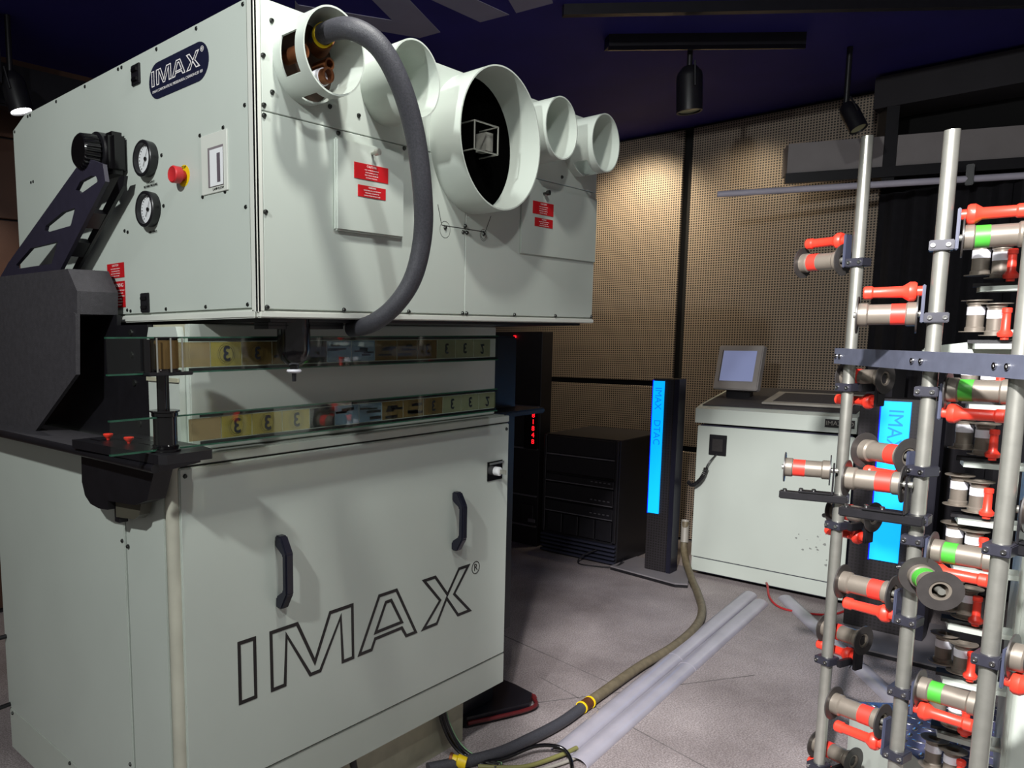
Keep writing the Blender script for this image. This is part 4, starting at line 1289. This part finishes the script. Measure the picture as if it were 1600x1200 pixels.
obj('stand', box(BM(), (5.14, 1.70, 1.10), (5.20, 1.84, 1.20), bev=0.005), BLACK, mo)
# black column with fittings beside the console
fb = thing('fitting_board', 'narrow black board with white fittings behind the left rack pole', 'board', (4.8, 1.03, 0))
obj('board', box(BM(), (4.9, 0.93, 0.0), (5.2, 1.045, 1.35)), CURTAIN, fb)
for z in (0.955, 0.75):
    obj('fitting', lathe(BM(), [(0, 0.024), (0.012, 0.024), (0.013, 0.01), (0.045, 0.009), (0.045, 0)], axis_frame((4.9, 0.985, z), (-1, 0, 0)), 16), DIAL if z > .9 else SCREW, fb, smooth=True)

# ================================================================== roller rack
P1 = Vector((2.826, 0.651, 0))
P2 = Vector((2.420, 0.383, 0))
P3 = Vector((2.130, 0.190, 0))
PR = 0.0165
rr_ = thing('roller_rack', 'steel pole rack carrying the red-handled film rollers', 'rack', (2.42, 0.383, 0))
for P_, zt in ((P1, 2.09), (P2, 1.988), (P3, 1.95)):
    pl = obj('pole', cyl(BM(), (P_.x, P_.y, 0.0), (P_.x, P_.y, zt), PR, seg=28), STEEL, rr_, smooth=True)
    obj('pole_foot', lathe(BM(), [(0, 0), (0, 0.06), (0.008, 0.06), (0.012, 0.03), (0.03, 0.022), (0.03, 0)], Matrix.Translation((P_.x, P_.y, 0))), BLACK, pl, smooth=True)
d = (P3 - P1).normalized()
nrm = Vector((d.y, -d.x, 0))
if nrm.dot(P2) > 0:
    nrm = -nrm
bm = BM()
s_ = P1 - d * 0.035 + nrm * (PR + 0.002)
e_ = P3 + d * 0.40 + nrm * (PR + 0.002)
prism(bm, [(s_.x, s_.y, 1.409), (e_.x, e_.y, 1.409), (e_.x + nrm.x * .014, e_.y + nrm.y * .014, 1.409), (s_.x + nrm.x * .014, s_.y + nrm.y * .014, 1.409)], (0, 0, 0.048))
cbar = obj('cross_bar', bm, GREYB, rr_, label='grey anodised cross bar')
for P_, offs in ((P1, (-0.018, 0.012)), (P2, (-0.022, 0.022)), (P3, (-0.022, 0.022))):
    for q in offs:
        c_ = P_ + d * q + nrm * (PR + 0.016) + Vector((0, 0, 1.433))
        obj('bolt', lathe(BM(), [(0, 0.0075), (0.004, 0.007), (0.004, 0.003), (0.002, 0.0028), (0.002, 0)], axis_frame(c_, nrm), 14), CHROME, cbar, smooth=True)

RL = 0.128


def handle_prof(L):
    return [(0, 0), (0, 0.013), (0.010, 0.013), (0.011, 0.021), (0.016, 0.0245), (0.026, 0.0245), (0.040, 0.0145), (L - 0.022, 0.0135), (L - 0.018, 0.0165), (L - 0.003, 0.0165), (L, 0.014), (L, 0)]


_mesh = {}


def cached(key, fn):
    if key not in _mesh:
        _mesh[key] = fn()
    return _mesh[key]


def mesh_from(bm, material, smooth=True):
    me = bpy.data.meshes.new('m')
    bm.to_mesh(me)
    bm.free()
    if smooth:
        me.polygons.foreach_set('use_smooth', [True] * len(me.polygons))
        me.set_sharp_from_angle(angle=math.radians(35))
    me.materials.append(material)
    return me


FX = axis_frame((0, 0, 0), (1, 0, 0))


def add(name, me, parent, M=None):
    o = bpy.data.objects.new(name, me)
    COL.objects.link(o)
    o.parent = parent
    if M is not None:
        o.matrix_local = M
    return o


def spool_parts(parent, M, band, band_at=0.32, L=RL, s=1.0):
    """spool lying along local x: body, two ring flanges, coloured band"""
    def body():
        bm = BM()
        lathe(bm, [(0.003, 0.017), (0.003, 0.030), (0.022, 0.030), (0.026, 0.0262), (L - 0.026, 0.0262), (L - 0.022, 0.030), (L - 0.003, 0.030), (L - 0.003, 0.017)], FX, 30, close=True)
        bmesh.ops.recalc_face_normals(bm, faces=bm.faces[:])
        return mesh_from(bm, SPOOL)

    def flange():
        bm = BM()
        lathe(bm, [(-0.0016, 0.0235), (-0.0016, 0.048), (0.0016, 0.048), (0.0016, 0.0235)], FX, 36, close=True)
        bmesh.ops.recalc_face_normals(bm, faces=bm.faces[:])
        return mesh_from(bm, SPOOLD)

    def bnd(m_):
        bm = BM()
        lathe(bm, [(-0.017, 0.0262), (-0.017, 0.0270), (0.017, 0.0270), (0.017, 0.0262)], FX, 30, close=True)
        bmesh.ops.recalc_face_normals(bm, faces=bm.faces[:])
        return mesh_from(bm, m_)
    sp = add('spool', cached('body', body), parent, M)
    add('flange', cached('flange', flange), sp, Matrix.Translation((0.002, 0, 0)))
    add('flange', cached('flange', flange), sp, Matrix.Translation((L - 0.002, 0, 0)))
    add('colour_band', cached('band' + band.name, lambda: bnd(band)), sp, Matrix.Translation((L * band_at, 0, 0)))
    return sp


def clamp(parent, z=0.0):
    def c():
        bm = BM()
        box(bm, (-0.026, -0.026, -0.0125), (0.0235, 0.026, 0.0125), bev=0.002)
        return mesh_from(bm, mat('clamp_metal', (46, 46, 56), 0.4, 0.1, 0.08, 40), False)

    def b():
        bm = BM()
        lathe(bm, [(0, 0.0058), (0.004, 0.0054), (0.004, 0.0025), (0.0025, 0.0022), (0.0025, 0)], seg=12)
        return mesh_from(bm, CHROME)
    cl = add('clamp', cached('clamp', c), parent, Matrix.Translation((0, 0, z)))
    for x in (-0.018, 0.012):
        add('clamp_bolt', cached('cbolt', b), cl, plane_M((x, -0.026, 0), (1, 0, 0), (0, 0, 1)))
        add('clamp_bolt', cached('cbolt', b), cl, plane_M((x, 0.026, 0), (-1, 0, 0), (0, 0, 1)))
    return cl


def handle_me():
    bm = BM()
    lathe(bm, handle_prof(0.122), FX, 26)
    return mesh_from(bm, RED)


def right_of(P_):
    v = Vector((P_.x, P_.y, 0)).normalized()
    return math.atan2(-v.x, v.y)   # angle of camera-right direction (vy,-vx)


GRP = 'film rollers on the rack poles'


def roller(P_, z, side, label, band, zs, zh, band_at=0.68, turn=0.0, reach=0.024, tilt=0.0):
    """cantilever roller: side +1 to camera right, -1 to camera left; zs/zh spool and handle heights above clamp"""
    a = right_of(P_) + (0 if side > 0 else PI) + math.radians(turn)
    t = thing('film_roller', label, 'roller', (P_.x, P_.y, z), a, GRP)
    clamp(t)
    lo, hi = min(zs, zs if zh is None else zh) - 0.016, max(zs, zs if zh is None else zh) + 0.016
    obj('arm_plate', box(BM(), (reach - 0.004 + 0.004, -0.018, min(lo, -0.0125)), (reach + 0.007, 0.018, max(hi, 0.0125)), bev=0.002), mat('slate_bracket', (62, 66, 86), 0.5, 0.1), t, local=True)
    add('spindle', cached('spindle', lambda: mesh_from(cyl(BM(), (0, 0, 0), (0.14, 0, 0), 0.008, seg=14), STEEL)), t, Matrix.Translation((reach + .007, 0, zs)))
    spool_parts(t, Matrix.Translation((reach + 0.012, 0, zs)), band, band_at)
    if zh is not None:
        add('handle', cached('handle', handle_me), t, Matrix.Translation((reach + 0.007, 0, zh)))
    return t


def roller_behind(P_, z, label, zs, zh, band, turn=-32.0):
    """roller centred behind the pole, carried by a side arm; the red handle below"""
    a = right_of(P_) + math.radians(turn)
    t = thing('film_roller', label, 'roller', (P_.x, P_.y, z), a, GRP)
    clamp(t)
    obj('arm_plate', box(BM(), (0.030, 0.0, -0.012), (0.044, 0.10, 0.012), bev=0.002), BLACK, t, local=True)
    obj('drop_plate', box(BM(), (0.046, 0.055, min(zh, -0.012) - 0.014), (0.058, 0.092, zs + 0.014), bev=0.002), BLACK, t, local=True)
    M = Matrix.Translation((-RL / 2, 0.078, zs))
    spool_parts(t, M, band, 0.30)
    add('handle', cached('handle', handle_me), t, Matrix.Translation((0.045, 0.07, zh)) @ Matrix.Rotation(PI, 4, 'Z'))
    return t


def roller_on_arm(P_, z, label, zs, band, turn=0.0, side=-1, band_at=0.35, reach=0.022):
    """roller over a horizontal black arm with an upright angle bracket"""
    a = right_of(P_) + (0 if side > 0 else PI) + math.radians(turn)
    t = thing('film_roller', label, 'roller', (P_.x, P_.y, z), a, GRP)
    clamp(t)
    obj('arm_bar', box(BM(), (-0.02, 0.018, -0.0125), (0.165, 0.046, 0.0125), bev=0.003), BLACK, t, local=True)
    bm = BM()
    box(bm, (reach - 0.004, 0.015, 0.0135), (reach + 0.001, 0.05, zs + 0.022), bev=0.001)
    box(bm, (reach + .0015, 0.015, 0.0135), (reach + 0.09, 0.05, 0.0185), bev=0.001)
    obj('angle_bracket', bm, BLACK, t, local=True)
    for x in (0.07, 0.105, 0.15):
        obj('arm_bolt', lathe(BM(), [(0, 0.006), (0.006, 0.006), (0.007, 0.004), (0.007, 0)], Matrix.Translation((x, 0.032, 0.0185 if x < .13 else 0.0125)), 12), CHROME, t, local=True, smooth=True)
    obj('spindle', cyl(BM(), (reach - .012, 0.032, zs), (reach + 0.14, 0.032, zs), 0.008, seg=14), STEEL, t, local=True, smooth=True)
    spool_parts(t, Matrix.Translation((reach + 0.006, 0.032, zs)), band, band_at)
    return t


REDB = mat('red_tape', (226, 58, 46), 0.45, 0, 0.04, 40)
# left pole
roller(P1, 1.718, -1, 'red-banded roller highest on the leftmost pole, handle on top', REDB, 0.012, 0.072, 0.72, turn=-28, reach=0.03)
roller_behind(P1, 1.336, 'roller behind the leftmost pole just below the grey cross bar', 0.028, -0.045, REDB)
roller_on_arm(P1, 0.985, 'red-banded roller over a black arm in front of the console', 0.090, REDB, band_at=0.68)
roller_behind(P1, 0.896, 'roller behind the leftmost pole under the black arm bracket', 0.03, -0.04, REDB)
roller_behind(P1, 0.445, 'roller low behind the leftmost pole above the bare floor', 0.075, 0.015, REDB)
roller_behind(P1, 0.075, 'lowest roller behind the leftmost pole at the picture bottom', 0.03, -0.035, REDB)
# middle pole
roller(P2, 1.715, 1, 'bright green-banded roller highest on the middle pole', GREEN, 0.016, 0.070, 0.28)
roller(P2, 1.540, -1, 'red-banded roller left of the middle pole above the cross bar', REDB, 0.010, 0.066, 0.30)
roller(P2, 1.357, 1, 'shaded green-banded roller right under the cross bar', GREEN, 0.006, -0.052, 0.28, turn=-12)
roller(P2, 1.155, -1, 'red-banded roller in front of the lit blue sign top half', REDB, 0.030, -0.026, 0.28, turn=-38)
roller_on_arm(P2, 1.030, 'red-banded roller over a black arm across the blue sign', 0.090, REDB, band_at=0.33, turn=-10)
roller(P2, 0.975, 1, 'glossy green-banded roller with handle under it, right of middle pole', GREEN, -0.020, -0.073, 0.28, turn=-14)
roller(P2, 0.895, 1, 'green-banded roller pointing straight at the viewer on the middle pole', GREEN, 0.0, None, 0.28, turn=-72, reach=0.04)
roller(P2, 0.760, -1, 'red-banded roller with handle below it under the blue sign', REDB, 0.060, 0.002, 0.30, turn=-20)
roller(P2, 0.565, 1, 'green-banded roller over the diamond plate step', GREEN, 0.024, -0.034, 0.28, turn=-16)
roller(P2, 0.388, -1, 'lowest red-banded roller on the middle pole before the cream step', REDB, 0.075, 0.012, 0.30, turn=-22)
# right pole
roller(P3, 0.800, 1, 'plain brown roller cut by the picture edge on the right pole', SPOOLD, 0.02, -0.036, 0.28, turn=-14)
roller_on_arm(P3, 1.045, 'roller over a black arm at the picture edge on the right pole', 0.085, REDB, side=1, turn=-15)

# ================================================================== column of upright spools (behind)
V = Vector((2.682, 0.3173, 0))
VK = 2.7 / 3.2
vr = Vector((V.y, -V.x, 0)).normalized()      # camera right at the column
va = right_of(V)
mc = thing('film_transport_cabinet', 'cream film transport cabinet at the right picture edge', 'cabinet', (V.x + vr.x * 0.36 * VK, V.y + vr.y * 0.36 * VK, 1.5 - 1.5 * VK), va)
mc.scale = (VK, VK, VK)
obj('cabinet_body', box(BM(), (-0.22, -0.10, -0.039), (0.34, 0.45, 1.06), bev=0.012), CREAM2, mc, local=True)
obj('cabinet_door', box(BM(), (-0.20, -0.108, 0.06), (0.32, -0.101, 1.02), bev=0.003), CREAM, mc, local=True)
obj('mast', box(BM(), (-0.17, 0.12, 1.061), (-0.10, 0.19, 2.0), bev=0.004), BLACK, mc, local=True)
ca = thing('swing_arm', 'cream cast arm reaching left behind the grey cross bar', 'arm', (V.x, V.y, 1.5 - 0.1 * VK), va)
ca.scale = (VK, VK, VK)
bm = BM()
prism(bm, [(-0.155, 0.03, 1.452 - 1.4), (-0.115, 0.03, 1.462 - 1.4), (0.0, 0.03, 1.478 - 1.4), (0.12, 0.03, 1.488 - 1.4), (0.15, 0.03, 1.47 - 1.4), (0.11, 0.03, 1.445 - 1.4), (0.07, 0.03, 1.40 - 1.4), (0.0, 0.03, 1.40 - 1.4), (-0.155, 0.03, 1.418 - 1.4)], (0, 0.08, 0))
bmesh.ops.bevel(bm, geom=bm.edges[:], offset=0.005, segments=2, affect='EDGES', clamp_overlap=True)
obj('arm_body', bm, CREAM, ca, local=True)
obj('arm_cap', box(BM(), (0.02, 0.0, 0.093), (0.15, 0.14, 0.112), bev=0.004), CREAM, ca, local=True)

FZ = Matrix()


def upright_spool(parent, x, y, z, s=0.86):
    def body():
        bm = BM()
        L = 0.118
        lathe(bm, [(0.003, 0.017), (0.003, 0.030), (0.016, 0.030), (0.020, 0.0262), (L - 0.018, 0.0262), (L - 0.014, 0.030), (L - 0.003, 0.030), (L - 0.003, 0.019)], FZ, 26, close=True)
        bmesh.ops.recalc_face_normals(bm, faces=bm.faces[:])
        return mesh_from(bm, SPOOL)

    def flange():
        bm = BM()
        lathe(bm, [(-0.0016, 0.021), (-0.0016, 0.046), (0.0016, 0.046), (0.0016, 0.021)], FZ, 30, close=True)
        bmesh.ops.recalc_face_normals(bm, faces=bm.faces[:])
        return mesh_from(bm, SPOOL)

    def bnd():
        bm = BM()
        lathe(bm, [(-0.015, 0.0262), (-0.015, 0.0272), (0.015, 0.0272), (0.015, 0.0262)], FZ, 26, close=True)
        bmesh.ops.recalc_face_normals(bm, faces=bm.faces[:])
        return mesh_from(bm, WHITE)
    sp = add('spool', cached('vbody', body), parent, Matrix.Translation((x, y, z)) @ Matrix.Scale(s, 4))
    add('flange', cached('vflange', flange), sp, Matrix.Translation((0, 0, 0.002)))
    add('flange', cached('vflange', flange), sp, Matrix.Translation((0, 0, 0.116)))
    add('white_band', cached('vband', bnd), sp, Matrix.Translation((0, 0, 0.078)))


ORD = ['topmost', 'second', 'third', 'fourth', 'fifth', 'sixth', 'seventh', 'eighth', 'ninth', 'lowest']
LV = [1.73, 1.553, 1.362, 1.177, 0.99, 0.83, 0.636, 0.449, 0.259, 0.076]
HM = None
for k, z in enumerate(LV):
    lab = ORD[k] + ' pair of upright white-banded spools with red handle' + (', counted from the top' if 0 < k < 9 else ' in the stack')
    t = thing('spool_pair', lab, 'roller', (V.x, V.y, 1.5 + (z - 0.06 - 1.5) * VK), va, 'upright spool pairs on the film transport')
    t.scale = (VK, VK, VK)
    upright_spool(t, -0.026, 0.025, 0.012)
    upright_spool(t, 0.024, 0.0, 0.0)
    add('handle', cached('handle', handle_me), t, Matrix.Translation((0.048, -0.034, -0.012)) @ Matrix.Rotation(-PI / 2, 4, 'Y') @ Matrix.Scale(0.80, 4))
    obj('carrier_plate', prism(BM(), [(-0.02, -0.035, -0.040), (0.075, -0.045, -0.040), (0.19, -0.02, -0.040), (0.19, 0.05, -0.040), (-0.03, 0.05, -0.040)], (0, 0, 0.016)), CREAM, t, local=True)
    obj('carrier_block', box(BM(), (-0.04, -0.01, -0.0235), (0.07, 0.04, -0.0125)), BLACK, t, local=True)

# ---- step box with diamond plate
st = thing('step_box', 'cream step box with diamond plate top coloured for blue reflected light', 'step', (3.13, 0.64, 0), math.atan2(-0.66, -0.75))
# local x runs towards the viewer, local y to the right
SU, SV, SZ = 0.62, 0.58, 0.20
obj('box_body', box(BM(), (0, 0, 0), (SU, SV, SZ - 0.004), bev=0.003), CREAM, st, local=True)
tp = obj('tread_plate', box(BM(), (-0.004, -0.004, SZ - 0.0035), (SU + .004, SV + .004, SZ), bev=0.001), mat('tread_blue_cast', (104, 106, 142), 0.34, 0.25, 0.08, 20), st, local=True)  # blue reflected light is mixed into the plate's base colour
bm = BM()
lathe(bm, [(0, 0.0055), (0.0012, 0.005), (0.0022, 0.003), (0.0025, 0)], seg=10)
bmesh.ops.scale(bm, vec=(3.4, 1.25, 1.2), verts=bm.verts[:])
lz = mesh_from(bm, mat('tread_bright', (205, 205, 215), 0.22, 0.85, 0.05))
nx, ny = 15, 14
for i in range(nx):
    for j in range(ny):
        x, y = 0.02 + i * 0.0415, 0.02 + j * 0.0415
        if x > SU - .01 or y > SV - .01:
            continue
        a = math.radians(45 if (i + j) % 2 else -45)
        add('tread', lz, tp, Matrix.Translation((x, y, SZ)) @ Matrix.Rotation(a, 4, 'Z'))

# lettering: turn the font curves into plain meshes
bpy.context.view_layer.update()
dg = bpy.context.evaluated_depsgraph_get()
for o in [q for q in SC.objects if q.type == 'FONT']:
    me = bpy.data.meshes.new_from_object(o.evaluated_get(dg))
    n_ = bpy.data.objects.new(o.name, me)
    nm = o.name.split('.')[0]
    COL.objects.link(n_)
    n_.parent = o.parent
    n_.matrix_local = o.matrix_local.copy()
    bpy.data.objects.remove(o)
    n_.name = nm
